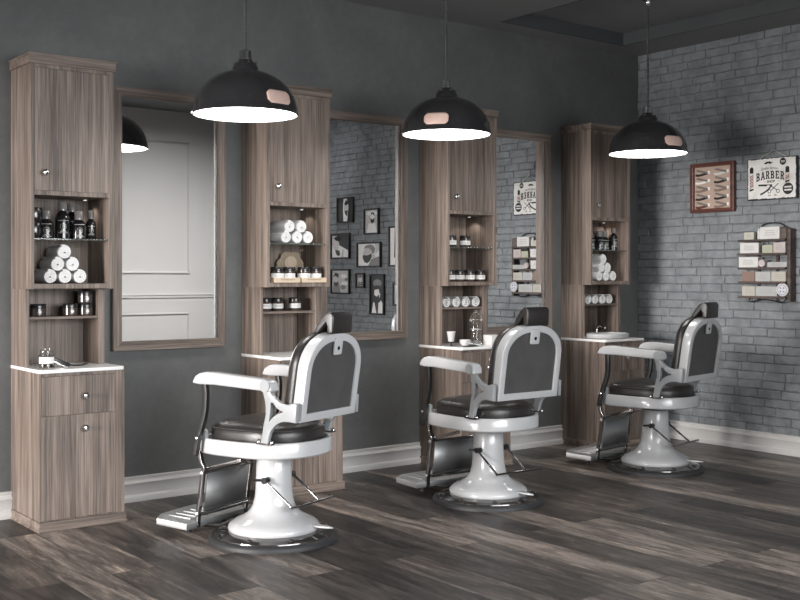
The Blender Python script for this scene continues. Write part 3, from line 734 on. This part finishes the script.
# silver fronted jars on the middle shelf of the leftmost cabinet
def make_silver():
    r = empty('wax_jar'); R, H = .036, .060
    MB().lathe([(R*.95, 0), (R, .004), (R, H*.66), (R*.97, H*.68)], n=36).build('body', 'jardark', r, smooth=True)
    MB().lathe([(R*1.03, H*.68), (R*1.03, H-.002), (R, H)], n=36).build('lid', 'lidblack', r, smooth=True)
    lb = MB(); wrap_disc(lb, R+.0004, H*.36, -pi/2-.1, .011, .0135, 0); wrap_disc(lb, R+.0004, H*.36, -pi/2-.1, 0, .008, 1); wrap_rect(lb, R+.0004, .006, H*.62, -pi/2-.9, .010, 0)
    lb.build('emblem_label', ['jarsilver', 'label'], r); return r
s1 = make_silver(); s1.location = (1.806, 5.15, .9745); tag(s1, 'dark wax jar with round emblem, alone at the left of the middle shelf, leftmost cabinet', 'jar', 'dark wax jars')
copy_tree(s1, (1.966, 5.155, .9745), label='dark wax jar with round emblem, in the middle of the middle shelf, leftmost cabinet')
copy_tree(s1, (2.042, 5.155, .9745), label='dark wax jar with round emblem, under another jar, leftmost cabinet')
copy_tree(s1, (2.042, 5.157, 1.0350), label='dark wax jar with round emblem, stacked on another jar, leftmost cabinet')
# labelled jars
def make_jar(R=.034, H=.073):
    r = empty('labelled_jar')
    MB().lathe([(R*.94, 0), (R, .004), (R, H*.72), (R*.90, H*.76)], n=36).build('glass_body', 'jardark', r, smooth=True)
    MB().lathe([(R*.98, H*.76), (R*.98, H-.003), (R*.94, H)], n=36).build('lid', 'lidblack', r, smooth=True)
    lb = MB(); wrap_rect(lb, R+.0005, H*.20, H*.56, -pi/2-.35, R*2.9, 0, 18)
    wrap_rect(lb, R+.0008, H*.42, H*.45, -pi/2-.35, R*1.1, 1, 8); wrap_rect(lb, R+.0008, H*.33, H*.355, -pi/2-.35, R*.8, 1, 8)
    lb.build('paper_label', ['label', 'labelgrey'], r)
    st = MB(); 
    for a in (-2.55, -.75): wrap_rect(st, R+.0005, H*.58, H*.72, a, .006, 0, 3)
    return r
j = make_jar(); j.location = (4.350, 5.10, 1.3455); gj = 'white labelled jars with black lids'
tag(j, 'left of two labelled jars on the glass shelf of the third cabinet', 'jar', gj)
copy_tree(j, (4.464, 5.10, 1.3455), label='right of two labelled jars on the glass shelf of the third cabinet')
for i, x in enumerate((4.342, 4.417, 4.502, 4.588)):
    copy_tree(j, (x, 5.10, 1.1315), label=['leftmost', 'second from left', 'third from left', 'rightmost'][i]+' of four labelled jars in a row in the third cabinet')
for i, x in enumerate((3.060, 3.136, 3.250)):
    copy_tree(j, (x, 5.155, .9745), label=['left', 'middle', 'right'][i]+' of three labelled jars on the wood shelf below the wooden trays')
# trays with jars + plaque in second cabinet
def make_tray():
    r = empty('wooden_tray'); w, d, h = .162, .10, .027
    MB().box(0, w, -d, -d+.005, 0, h).box(0, w, -.005, 0, 0, h).box(0, .005, -d+.005, -.005, 0, h).box(w-.005, w, -d+.005, -.005, 0, h).box(.005, w-.005, -d+.005, -.005, 0, .005).build('box_body', 'tray_wood', r, bevel=.001)
    lb = MB()
    for k in range(9): lb.box(.038+k*.010, .045+k*.010, -d-.0006, -d, .013, .020)
    lb.build('stamped_mark', 'plaque_brass', r)
    return r
ty = make_tray(); ty.location = (3.040, 5.12, 1.1315); tag(ty, 'left wooden tray of jars under the brass plaque', 'tray', 'wooden trays in the second cabinet')
copy_tree(ty, (3.212, 5.12, 1.1315), label='right wooden tray of jars under the brass plaque')
for i, (x, y) in enumerate(((3.0825, 5.068), (3.1565, 5.070), (3.2545, 5.068), (3.328, 5.070))):
    copy_tree(j, (x, y, 1.1375), label=['leftmost', 'second from left', 'third from left', 'rightmost'][i]+' labelled jar standing in the wooden trays', scale=1.08)
pq = empty('standing_plaque', (3.285, 5.262, 1.1315), label='brown and brass scalloped plaque with a round medallion, behind the wooden trays', cat='plaque')
half = [(.0, .170), (.035, .172), (.060, .160), (.066, .135), (.080, .128), (.088, .110), (.088, .0)]
ol = [(x, z) for x, z in half] + [(-x, z) for x, z in half[::-1]]
MB().plate([ol[:-1]], .012, XZat(0), .001).build('board', 'plaque_brass', pq)
MB().lathe([(.040, -.007), (.040, -.011), (.036, -.013)], (0, 0, .110), n=40, axis='y').lathe([(.030, -.012), (.030, -.015)], (0, 0, .110), n=40, axis='y').build('medallion', 'tray_wood', pq, smooth=True)
MB().tube([(-.08, -.008, .02), (-.08, -.008, .10), (-.055, -.008, .150)], .003, 6).tube([(.08, -.008, .02), (.08, -.008, .10), (.055, -.008, .150)], .003, 6).build('scroll_moulding', 'tray_wood', pq)
# things on the counter of the leftmost cabinet
gj_ = empty('glass_jar', (1.800, 5.02, .738), label='glass jar with white label on the leftmost counter', cat='jar')
MB().lathe([(.034, 0), (.036, .004), (.036, .058), (.030, .066), (.028, .070), (.030, .088), (.0285, .088), (.0265, .070), (.034, .056), (.034, .006), (.001, .005)], n=40, cap1=False).build('glass_body', 'clear', gj_, smooth=True)
MB().lathe([(.033, .006), (.033, .028), (.001, .0285)], n=32).build('contents', 'jardark', gj_, smooth=True)
lb = MB(); wrap_rect(lb, .0365, .022, .052, -pi/2-.3, .085, 0, 18); lb.build('paper_label', 'label', gj_)
cp = empty('folding_razor', (1.870, 5.03, .738), label='open black folding razor with a curved tail lying on the leftmost counter', cat='razor')
MB().plate([[(-.045, .034), (-.030, .048), (.045, .014), (.040, .0), (.022, .0)]], .022, XZat(0), .004).build('handle', 'darkmetal', cp, smooth=True)
MB().plate([[(-.05, .030), (-.044, .036), (.03, .0), (.012, .0)]], .026, XZat(-.012), .002).build('blade', 'chrome', cp, smooth=True)
MB().tube([(.03, 0, .010), (.06, -.02, .006), (.10, -.01, .006), (.14, .03, .008)], .0035, 8).build('tang', 'darkmetal', cp, smooth=True)
# counter of the third cabinet
pc = empty('paper_cup', (4.300, 5.04, .738), label='white paper cup on a dark stand on the third counter', cat='cup')
MB().lathe([(.017, .030), (.026, .088), (.0275, .090), (.0275, .084), (.0245, .084), (.0165, .034)], n=32, cap1=True).build('cup', 'card_white', pc, smooth=True)
MB().lathe([(.016, 0), (.016, .003), (.005, .006), (.005, .026), (.014, .030)], n=20).build('stand', 'darkmetal', pc, smooth=True)
bo = MB().lathe([(.016, 0), (.018, .004), (.030, .016), (.034, .038), (.031, .038), (.026, .018), (.001, .010)], (0, 0, 0), n=36, cap1=False).build('shaving_bowl', 'card_white', None, smooth=True)
bo.location = (4.400, 5.03, .738); tag(bo, 'small white shaving bowl on the third counter beside the glass cylinder', 'bowl')
tr = empty('comb', (4.330, 4.965, .738), label='black combs lying at the front of the third counter', cat='comb')
MB().box(0, .11, -.010, .010, 0, .006).build('comb_back', 'lidblack', tr, bevel=.001)
tt = MB()
for k in range(20): tt.box(.003+k*.0053, .006+k*.0053, -.028, -.010, 0, .004)
tt.build('teeth', 'lidblack', tr)
cy = empty('disinfectant_jar', (4.518, 5.06, .738), label='tall clear glass cylinder jar with domed lid on the third counter', cat='jar')
MB().lathe([(.038, 0), (.040, .006), (.038, .012), (.036, .020), (.036, .150), (.034, .150), (.034, .022), (.001, .020)], n=40, cap1=False).build('glass_cylinder', 'clear', cy, smooth=True)
MB().lathe([(.037, .150), (.038, .156), (.032, .180), (.022, .196), (.010, .204), (.012, .212), (.001, .216)], n=36, cap0=True).build('domed_lid', 'clear', cy, smooth=True)
MB().lathe([(.037, .095), (.038, .098), (.037, .101)], n=36, cap0=False, cap1=False).build('steel_band', 'steel', cy, smooth=True)
MB().lathe([(.041, 0), (.041, .008)], n=36, cap0=False, cap1=False).build('steel_foot', 'steel', cy, smooth=True)
bx = B(-.045, .045, -.04, .04, 0, .062).build('tissue_box', 'card_white', None, bevel=.003); bx.location = (4.605, 5.00, .738); tag(bx, 'plain white box at the right end of the third counter', 'box')
# wash basin on the fourth counter
wb = empty('wash_basin', (5.720, 5.045, .738), label='white oval wash basin set on the fourth counter by the brick wall', cat='basin')
b_ = MB(); R = []
for f, z in ((.90, 0), (.97, .004), (1, .012), (1, .030), (.985, .034), (.94, .034), (.92, .028), (.80, .008), (.3, .004)):
    R.append([(.172*f*cos(2*pi*k/48), .125*f*sin(2*pi*k/48), z) for k in range(48)])
b_.rings(R); b_.build('basin_bowl', 'enamel', wb, smooth=True)
tp = empty('basin_tap', (5.812, 5.225, .738), label='slim chrome tap behind the white wash basin', cat='tap')
MB().lathe([(.014, 0), (.014, .01), (.009, .014), (.009, .085), (.006, .09)], n=20).build('tap_body', 'chrome', tp, smooth=True)
MB().tube([(0, 0, .062), (0, -.03, .078), (0, -.075, .070), (0, -.08, .060)], .007, 10).build('spout', 'chrome', tp, smooth=True)
MB().tube([(0, 0, .088), (.004, .004, .115)], .005, 8).build('tap_lever', 'chrome', tp, smooth=True)

# ------------------------------------------------------------------ brick wall pieces (local: x right, z up, front -y)
WR = -pi/2
RXF = RX-.012
# razor display: y 4.798 (left) -> 4.439 (right), z 1.608..1.952
rd = empty('razor_display', (RXF, 4.798, 1.608), WR, 'mahogany framed display of ten straight razors on the brick wall', 'wall display')
w, h, f = .359, .345, .027
MB().plate([[(0, 0), (w, 0), (w, h), (0, h)], [(f, f), (w-f, f), (w-f, h-f), (f, h-f)]], .034, XZat(-.017), 0).build('frame', 'mahog', rd, bevel=.003)
B(f-.002, w-f+.002, -.012, 0, f-.002, h-f+.002).build('backing', 'tan', rd)
hc = ['ink', 'photo_light', 'label', 'ink', 'kraft', 'kraft', 'ink', 'ink', 'mahog', 'kraft']
for k in range(10):
    c_, rw = k % 2, k//2
    ox, oz = .095+c_*.155, h-f-.040-rw*.0565
    hd = strap_outline(smooth_path([(-.058, -.012), (-.03, -.016), (.01, -.010), (.042, -.002)], 4), .015)
    rz = MB().plate([[(x+ox, z+oz) for x, z in hd]], .006, XZat(-.016), .001).build('razor_handle', hc[k], rd)
    bd = strap_outline([(-.045, .020), (-.02, .014), (.042, -.002)], .013)
    MB().plate([[(x+ox, z+oz) for x, z in bd]], .003, XZat(-.0205), .0005).build('razor_blade', 'bladest', rz)
    B(ox+.040, ox+.058, -.0135, -.012, oz-.009, oz+.012).build('price_tag', 'label', rz)
# barber sign: y 4.337 -> 3.966, z 1.671..1.947
sg = empty('barber_sign', (RXF, 4.337, 1.671), WR, 'white distressed barber shop sign hanging from a cord on the brick wall', 'sign')
w, h = .368, .276
def ragged(x0, x1, z0, z1, amp, seed):
    q = random.Random(seed); P_ = []
    for i in range(26): P_.append((x0+(x1-x0)*i/26, z0+q.uniform(-amp, amp)))
    for i in range(18): P_.append((x1+q.uniform(-amp, amp), z0+(z1-z0)*i/18))
    for i in range(26): P_.append((x1-(x1-x0)*i/26, z1+q.uniform(-amp, amp)))
    for i in range(18): P_.append((x0+q.uniform(-amp*.6, amp*.6), z1-(z1-z0)*i/18))
    return P_
B(0, w, -.020, 0, 0, h).build('board', 'frameblk', sg, bevel=.001)
MB().plate([ragged(.006, w-.008, .008, h-.005, .0028, 5)], .0012, XZat(-.0206), 0).build('white_face', 'signwhite', sg)
ar = MB(); F_ = lambda x, z, y=-.0217: Matrix.Translation((x, y, z)) @ XZ
LET = {
 'B': [[(0,0),(.62,0),(.82,.07),(.9,.24),(.82,.42),(.68,.50),(.80,.60),(.84,.76),(.76,.93),(.58,1),(0,1),(0,.87),(.10,.87),(.10,.13),(0,.13)], [(.34,.15),(.52,.15),(.60,.26),(.52,.40),(.34,.40)], [(.34,.60),(.50,.60),(.56,.72),(.50,.85),(.34,.85)]],
 'A': [[(-.04,0),(.34,0),(.34,.13),(.26,.13),(.30,.26),(.62,.26),(.66,.13),(.58,.13),(.58,0),(1.0,0),(1.0,.13),(.92,.13),(.60,1),(.34,1),(.04,.13),(-.04,.13)], [(.36,.42),(.56,.42),(.46,.76)]],
 'R': [[(0,0),(.42,0),(.42,.13),(.34,.13),(.34,.40),(.44,.40),(.58,0),(.96,0),(.96,.13),(.82,.13),(.68,.46),(.84,.58),(.86,.76),(.78,.93),(.58,1),(0,1),(0,.87),(.10,.87),(.10,.13),(0,.13)], [(.34,.56),(.50,.56),(.58,.70),(.50,.85),(.34,.85)]],
 'E': [[(0,0),(.86,0),(.86,.30),(.70,.30),(.66,.16),(.34,.16),(.34,.43),(.58,.43),(.58,.58),(.34,.58),(.34,.84),(.66,.84),(.70,.70),(.84,.70),(.84,1),(0,1),(0,.87),(.10,.87),(.10,.13),(0,.13)]]}
for i_, c_ in enumerate('BARBER'):
    lw, lh, x0_ = .0315, .052, .068+i_*.0362
    mid = (x0_+lw/2-.175)/.107
    def lm(p): 
        X_ = x0_+p[0]*lw; q_ = (X_-.175)/.107
        return (X_, .122+.016*(1-q_*q_)+p[1]*lh*(1+.06*q_*q_))
    ar.plate([[lm(p) for p in o_] for o_ in LET[c_]], .0008, XZat(-.0218), 0)
text_mesh(ar, 'SHOP', .022, F_(.180, .119), width=.060, bold=.0006)
text_mesh(ar, 'Quality Service', .024, F_(.165, .203), bend=.006, width=.125, shear=.3)
text_mesh(ar, 'Est.', .018, F_(.170, .028), shear=.2)
ar.box(.205, .222, -.0222, -.0217, .025, .031)
ar.box(.128, .142, -.0222, -.0217, .118, .120).box(.228, .242, -.0222, -.0217, .118, .120)
def pl(pts): ar.plate([pts], .0008, XZat(-.0218), 0)
mst = [(.125, .222), (.132, .216), (.145, .215), (.158, .221), (.168, .216), (.182, .217), (.195, .227), (.184, .226), (.176, .231), (.166, .234), (.160, .230), (.153, .233), (.143, .230), (.136, .224)]
pl([(x_, z_+.020) for x_, z_ in mst])
pl(strap_outline([(.085, .098), (.120, .097), (.150, .096)], .012)); pl(strap_outline(smooth_path([(.185, .098), (.165, .072), (.135, .052), (.100, .036)], 5), .011))
pl(strap_outline([(.150, .098), (.190, .097)], .005)); pl(strap_outline([(.165, .100), (.225, .060)], .005)); pl(strap_outline([(.235, .104), (.180, .060)], .005))
for cx_, cz_ in ((.168, .054), (.232, .054)): ar.plate([[(cx_+.013*cos(a*pi/10), cz_+.013*sin(a*pi/10)) for a in range(20)], [(cx_+.009*cos(a*pi/10), cz_+.009*sin(a*pi/10)) for a in range(20)]], .0008, XZat(-.0218), 0)
for cx_, cz_, rr in ((.268, .245, .023), (.305, .066, .038)): pl([(cx_+rr*cos(a*pi/18), cz_+rr*sin(a*pi/18)) for a in range(36)])
for x0, ztop, zb in ((.018, .215, .075), (.286, .204, .118)):
    pl([(x0+.015+.014*cos(a*pi/9), ztop-.006+.014*sin(a*pi/9)) for a in range(18)]); ar.box(x0+.001, x0+.029, -.0222, -.0217, ztop-.034, ztop-.012); pl([(x0-.002, zb-.014), (x0+.032, zb-.006), (x0+.029, zb+.004), (x0+.001, zb)])
    ar.box(x0+.002, x0+.003, -.0222, -.0217, zb, ztop-.034).box(x0+.027, x0+.028, -.0222, -.0217, zb, ztop-.034)
ar.build('lettering', 'ink', sg)
rs = MB()
for x0, ztop, zb in ((.018, .181, .080), (.286, .170, .122)):
    z = zb
    k = 0
    while z+.020 < ztop:
        rs.plate([[(x0+.003, z), (x0+.027, z+.012), (x0+.027, z+.018), (x0+.003, z+.006)]], .0006, XZat(-.0218), 0, mi=k % 2); z += .0105; k += 1
rs.build('pole_stripes', ['red', 'ink'], sg)
wl_ = MB()
for cx_, cz_, a_, b__ in ((.268, .249, .014, .004), (.268, .241, .014, .004), (.305, .077, .026, .010), (.305, .057, .026, .010)): wl_.box(cx_-a_, cx_+a_, -.0226, -.0221, cz_-b__/2, cz_+b__/2)
wl_.build('badge_lettering', 'signwhite', sg)
MB().tube([(.085, -.010, h), (.190, -.006, h+.052), (.285, -.010, h)], .0018, 6).build('hanging_cord', 'photo_light', sg)
MB().lathe([(.004, -.014), (.004, .004)], (.190, 0, h+.052), n=12, axis='y').build('nail', 'steel', sg)

# wall rack: y 4.384 -> 3.98, z 1.0 .. 1.48
YR = 4.370; rk = empty('wall_rack', (RXF, YR, 0), WR, 'dark wooden five-shelf wall rack holding soap boxes on the brick wall', 'shelf')
sx = 0; W_ = .385
tops = [1.409, 1.318, 1.224, 1.131, 1.034]
for z in tops:
    B(0 if z != tops[1] else -.005, W_-.03, -.085, -.008, z-.014, z).build('rack_shelf', 'rack', rk, bevel=.002)
B(W_-.030, W_-.006, -.060, 0, 1.000, 1.475).build('upright', 'rack', rk, bevel=.003)
B(.10, .12, -.008, 0, 1.000, 1.44).build('back_slat', 'rack', rk)
B(.24, .26, -.008, 0, 1.000, 1.44).build('back_slat', 'rack', rk)
MB().tube(smooth_path([(.07, -.03, 1.022), (.05, -.03, 1.002), (.08, -.03, .992), (.11, -.03, 1.006), (.18, -.03, 1.010), (.26, -.03, 1.000), (.30, -.03, .992), (.33, -.03, 1.015)], 5), .004, 6).build('scroll_hook', 'darkmetal', rk, smooth=True)
MB().tube(smooth_path([(.12, -.008, 1.44), (.14, -.01, 1.50), (.19, -.01, 1.515), (.26, -.01, 1.515), (.30, -.01, 1.50), (.355, -.01, 1.47)], 5), .004, 6).build('wire_crest', 'darkmetal', rk, smooth=True)
def rbox(name, y1, y0, z, hgt, mat, label, cat, d=.055, prt=True, g=None, pm_='labelgrey'):
    r = empty(name, (RXF-.015, y1, z+.0003), WR, label, cat, g); w_ = y1-y0
    B(.001, w_-.001, -d, 0, 0, hgt).build('carton', mat, r, bevel=.0015)
    if prt:
        q = MB(); n = 3
        for k in range(n): q.box(w_*.22+k*.002, w_*.78-k*.004, -d-.0005, -d, hgt*(.30+.18*k), hgt*(.30+.18*k)+.004)
        q.build('printed_lines', pm_, r)
    return r
G = 'soap boxes on the wall rack'
rbox('soap_box', 4.330, 4.255, tops[0], .048, 'card_cream', 'small cream box on the top shelf of the wall rack', 'box', g=G)
jr = MB().lathe([(.015, 0), (.015, .055), (.010, .06), (.010, .072)], n=20).build('soap_bottle', 'card_white', None, smooth=True); jr.location = (RXF-.045, 4.226, tops[0]); tag(jr, 'small white bottle on the top shelf of the wall rack', 'bottle')
rbox('soap_box', 4.207, 4.062, tops[0], .080, 'card_white', 'large white box with printed lines on the top shelf of the wall rack', 'box', g=G)
rbox('soap_box', 4.058, 4.012, tops[0], .072, 'rack', 'dark grey box at the right end of the top rack shelf', 'box', prt=False, g=G)
rbox('soap_box', 4.362, 4.218, tops[1], .069, 'card_white', 'wide white box at the left of the second rack shelf', 'box', g=G)
rbox('soap_tin', 4.193, 4.113, tops[1], .052, 'tin_green', 'yellow-green tin on the second rack shelf', 'tin', g=G)
rbox('soap_box', 4.110, 4.020, tops[1], .068, 'card_pink', 'pinkish patterned box at the right of the second rack shelf', 'box', g=G)
rbox('soap_box', 4.372, 4.222, tops[2], .068, 'card_white', 'wide white box at the left of the third rack shelf', 'box', g=G)
sd = MB().lathe([(.024, -.012), (.026, -.006), (.026, .006), (.024, .012)], n=28, axis='x').build('round_soap', 'card_pink', None, smooth=True); sd.location = (RXF-.075, 4.186, tops[2]+.0265); tag(sd, 'round pale soap standing on the third rack shelf', 'soap')
rbox('soap_box', 4.155, 4.010, tops[2], .034, 'card_grey', 'long flat grey box on the third rack shelf beside the round soap', 'box', g=G)
rbox('soap_box', 4.346, 4.247, tops[3], .066, 'kraft', 'reddish brown box on the fourth rack shelf', 'box', prt=False, g=G)
rbox('soap_box', 4.245, 4.128, tops[3], .064, 'card_grey', 'pale grey box in the middle of the fourth rack shelf', 'box', g=G)
rbox('soap_box', 4.126, 4.017, tops[3], .064, 'card_beige', 'beige patterned box at the right of the fourth rack shelf', 'box', g=G)
rbox('soap_box', 4.346, 4.245, tops[4], .064, 'card_beige', 'beige box at the left of the bottom rack shelf', 'box', g=G)
rbox('soap_box', 4.243, 4.080, tops[4], .064, 'card_grey', 'long blue-grey box on the bottom rack shelf', 'box', g=G)
bg = empty('round_badge', (RXF-.0775, 4.036, tops[4]+.0435), WR, 'round white badge with blue cross-shaped print at the right end of the bottom rack shelf', 'badge')
MB().lathe([(.043, .006), (.043, -.002), (.040, -.005)], n=36, axis='y').build('disc', 'card_white', bg, smooth=True)
q = MB(); 
for a in range(4): q.plate([[(.006*cos(a*pi/2)-.003*sin(a*pi/2), .006*sin(a*pi/2)+.003*cos(a*pi/2)), (.022*cos(a*pi/2+.5), .022*sin(a*pi/2+.5)), (.022*cos(a*pi/2+1.1), .022*sin(a*pi/2+1.1))]], .0008, XZat(-.0055), 0)
q.plate([[(.033*cos(a*pi/18), .033*sin(a*pi/18)) for a in range(36)], [(.030*cos(a*pi/18), .030*sin(a*pi/18)) for a in range(36)]], .0008, XZat(-.0052), 0)
q.build('blue_print', 'badge_blue', bg)

# ------------------------------------------------------------------ framed portraits (seen in the second mirror)
def ell(cx_, cz_, a, b_, n=22, rot=0):
    return [(cx_+a*cos(2*pi*k/n)*cos(rot)-b_*sin(2*pi*k/n)*sin(rot), cz_+a*cos(2*pi*k/n)*sin(rot)+b_*sin(2*pi*k/n)*cos(rot)) for k in range(n)]
def portrait(y1, y0, z0, z1, kind, label):
    w_, h_ = y1-y0, z1-z0
    r = empty('portrait_photo', (RXF, y1, z0), WR, label, 'picture', 'framed portraits on the brick wall')
    f_ = .016
    MB().plate([[(0, 0), (w_, 0), (w_, h_), (0, h_)], [(f_, f_), (w_-f_, f_), (w_-f_, h_-f_), (f_, h_-f_)]], .022, XZat(-.011), 0).build('frame', 'frameblk', r, bevel=.002)
    names = ['photo_white', 'photo_light', 'photo_mid', 'photo_dark', 'photo_black']
    p = MB(); p.box(f_-.002, w_-f_+.002, -.006, 0, f_-.002, h_-f_+.002, kind['bg'])
    W2, H2 = w_-2*f_, h_-2*f_; lay = [0]
    def L(pts, mi):
        lay[0] += 1
        P_ = [(f_+min(max(x, 0), 1)*W2, f_+min(max(z, 0), 1)*H2) for x, z in pts]
        cl = [P_[0]]
        for a in P_[1:]:
            if abs(a[0]-cl[-1][0])+abs(a[1]-cl[-1][1]) > 1e-4: cl.append(a)
        p.plate([cl], .0006, XZat(-.0062-.0005*lay[0]), 0, mi=mi)
    for pts, mi in kind['L']: L(pts if not kind.get('flip') else [(1-x, z) for x, z in pts], mi)
    p.build('photo_print', names, r)
    return r
prof_face = [(.30,.30),(.26,.42),(.24,.50),(.19,.55),(.25,.62),(.27,.72),(.34,.82),(.50,.86),(.66,.80),(.70,.62),(.64,.45),(.62,.30),(.50,.22)]
beard_p = [(.24,.50),(.20,.44),(.22,.30),(.30,.16),(.42,.12),(.54,.22),(.62,.42),(.60,.56),(.50,.50),(.38,.47)]
hair_p = [(.26,.78),(.34,.92),(.52,.97),(.70,.92),(.78,.76),(.74,.58),(.66,.52),(.62,.68),(.50,.80),(.36,.80)]
K = {
 'dark_left': dict(bg=0, L=[([(0,0),(.35,0),(.32,.5),(.36,1),(0,1)],3), ([(.62,0),(1,0),(1,1),(.60,1),(.70,.6)],4), (ell(.55,.60,.16,.26),1), ([(.42,.80),(.55,.95),(.72,.80),(.60,.72),(.46,.70)],4), ([(.44,.46),(.50,.30),(.62,.22),(.66,.48)],3)]),
 'small_top': dict(bg=1, L=[(ell(.5,.86,.42,.10),0), ([(.12,0),(.25,.42),(.78,.42),(.9,0)],0), (ell(.55,.68,.17,.22),0), ([(.40,.66),(.42,.48),(.55,.40),(.70,.50),(.72,.66),(.56,.58)],4), ([(.40,.76),(.50,.92),(.70,.88),(.72,.74),(.56,.84)],3)]),
 'white_shirt': dict(bg=3, L=[([(0,0),(0,.55),(.25,.62),(.5,.50),(.95,.30),(1,0)],0), ([(0,.98),(.30,.95),(.42,.6),(.36,.3),(.24,.2),(.08,.4),(0,.6)],1), ([(.10,.86),(.38,.98),(.52,.82),(.40,.70),(.2,.76)],4), ([(.20,.34),(.44,.30),(.48,.10),(.34,.06),(.22,.18)],3), ([(.55,.0),(.62,.36),(.70,.34),(.66,0)],1)]),
 'profile': dict(bg=0, L=[([(.45,0),(.60,.30),(.92,.42),(1,.36),(1,0)],2), (prof_face,1), (beard_p,3), (hair_p,2), ([(.62,.50),(.74,.52),(.80,.40),(.66,.30)],1), ([(.78,.52),(.98,.72),(.96,1),(.76,1),(.80,.70)],1)]),
 'crowd': dict(bg=1, L=[([(0,.0),(.10,.5),(.30,.62),(.42,.35),(.5,0)],2), (ell(.22,.62,.17,.24),1), ([(.06,.70),(.20,.92),(.40,.84),(.36,.66),(.2,.76)],3), ([(.10,.50),(.16,.30),(.30,.28),(.38,.52),(.24,.44)],3), (ell(.70,.74,.18,.10),0), (ell(.75,.42,.20,.08),0), (ell(.66,.24,.16,.10),2), (ell(.85,.60,.10,.07),2)]),
 'tiny': dict(bg=2, L=[(ell(.5,.52,.34,.42),1), ([(.2,.7),(.5,.98),(.8,.7),(.5,.80)],3), ([(.24,.42),(.3,.12),(.7,.12),(.76,.42),(.5,.32)],3), (ell(.5,.24,.12,.05),1)]),
 'tall': dict(bg=3, L=[(ell(.5,.80,.34,.10),2), ([(.05,0),(.18,.30),(.46,.22),(.80,.34),(1,.2),(1,0)],0), (ell(.50,.54,.24,.17),0), ([(.28,.62),(.36,.74),(.66,.74),(.78,.60),(.70,.50),(.62,.64)],3), ([(.28,.48),(.30,.34),(.46,.26),(.62,.34),(.66,.50),(.46,.44)],3), ([(.30,.26),(.44,0),(.56,0),(.60,.26)],3)]),
 'cut': dict(bg=0, L=[([(.2,0),(.25,1),(.9,1),(1,0)],3), (ell(.55,.60,.22,.22),1), ([(.4,.45),(.5,.30),(.72,.32),(.74,.48)],4), ([(.0,0),(.1,.2),(.3,.2),(.3,0)],0)]),
}
PH = [(1.640, 1.352, 1.705, 1.968, 'dark_left', 'framed photo of a long-haired bearded person, topmost left in the mirror'),
      (2.070, 1.824, 1.575, 1.830, 'small_top', 'framed photo of a dark-bearded person on a pale ground, topmost right in the mirror'),
      (1.575, 1.240, 1.340, 1.603, 'white_shirt', 'framed photo of a person in a white shirt, middle row left in the mirror'),
      (2.103, 1.704, 1.250, 1.500, 'profile', 'largest framed photo, a bearded face in profile, in the middle of the mirror'),
      (1.575, 1.240, .980, 1.236, 'crowd', 'framed photo of a bearded face before a busy background, bottom left in the mirror'),
      (1.828, 1.680, 1.045, 1.195, 'tiny', 'smallest framed photo, a small bearded face, in the bottom row'),
      (2.158, 1.920, .785, 1.185, 'tall', 'tall narrow framed photo of a bearded person, bottom row of the mirror'),
      (2.55, 2.232, 1.255, 1.643, 'cut', 'framed photo half cut off by the right edge of the mirror, upper one'),
      (2.60, 2.300, .880, 1.105, 'small_top', 'framed pale photo half cut off by the right edge of the mirror, lower one')]
for (a, b__, z0, z1, k, l) in PH:
    # seen mirrored, so the drawing is flipped left to right on the wall
    kk = dict(K[k]); kk['flip'] = True
    portrait(a, b__, z0, z1, kk, l)

# ------------------------------------------------------------------ lights
def area(name, loc, rot, sx_, sy_, e, col, spread=None):
    l = bpy.data.lights.new(name, 'AREA'); l.shape = 'RECTANGLE'; l.size = sx_; l.size_y = sy_; l.energy = e; l.color = col
    if spread: l.spread = spread
    o = bpy.data.objects.new(name, l); COL.objects.link(o); o.location = loc; o.rotation_euler = rot; return o
area('daylight', (LX-.12, (WY0+WY1)/2, (WZ0+WZ1)/2), (0, radians(-74), 0), WZ1-WZ0, WY1-WY0, 430, (1.0, .955, .92), radians(80))
area('front_fill', ((FW0+FW1)/2, FY-.12, (FZ0+FZ1)/2), (radians(72), 0, 0), FW1-FW0, FZ1-FZ0, 80, (.97, .985, 1.0), radians(85))  # added fill light behind the made-up front window
area('panelling_fill', (5.2, 2.1, 3.035), (radians(-50), 0, 0), 1.6, .25, 42, (1, .985, .97), radians(75))  # unseen fill light, added to brighten the panelling in the first mirror
for x, y, z in LP:
    l = bpy.data.lights.new('bulb', 'SPOT'); l.energy = 14; l.color = (1, .96, .90); l.spot_size = radians(150); l.spot_blend = .8; l.shadow_soft_size = .12
    o = bpy.data.objects.new('bulb', l); COL.objects.link(o); o.location = (x, y, z-.012)
wd = bpy.data.worlds.new('world'); S.world = wd; wd.use_nodes = True
wd.node_tree.nodes['Background'].inputs[0].default_value = (.85, .92, 1, 1); wd.node_tree.nodes['Background'].inputs[1].default_value = 1.0

# ------------------------------------------------------------------ camera
cd = bpy.data.cameras.new('camera'); co = bpy.data.objects.new('camera', cd); COL.objects.link(co)
co.location = (0, 0, 1.17); co.rotation_euler = (pi/2, 0, -math.atan2(.6125, .7904))
cd.sensor_width = 36; cd.lens = 36*1085/800; cd.shift_y = -24.5/800; cd.clip_start = .05
S.camera = co
S.view_settings.view_transform = 'Standard'; S.view_settings.look = 'None'; S.view_settings.exposure = 0.0; S.view_settings.gamma = 1.0
S.view_settings.use_curve_mapping = False
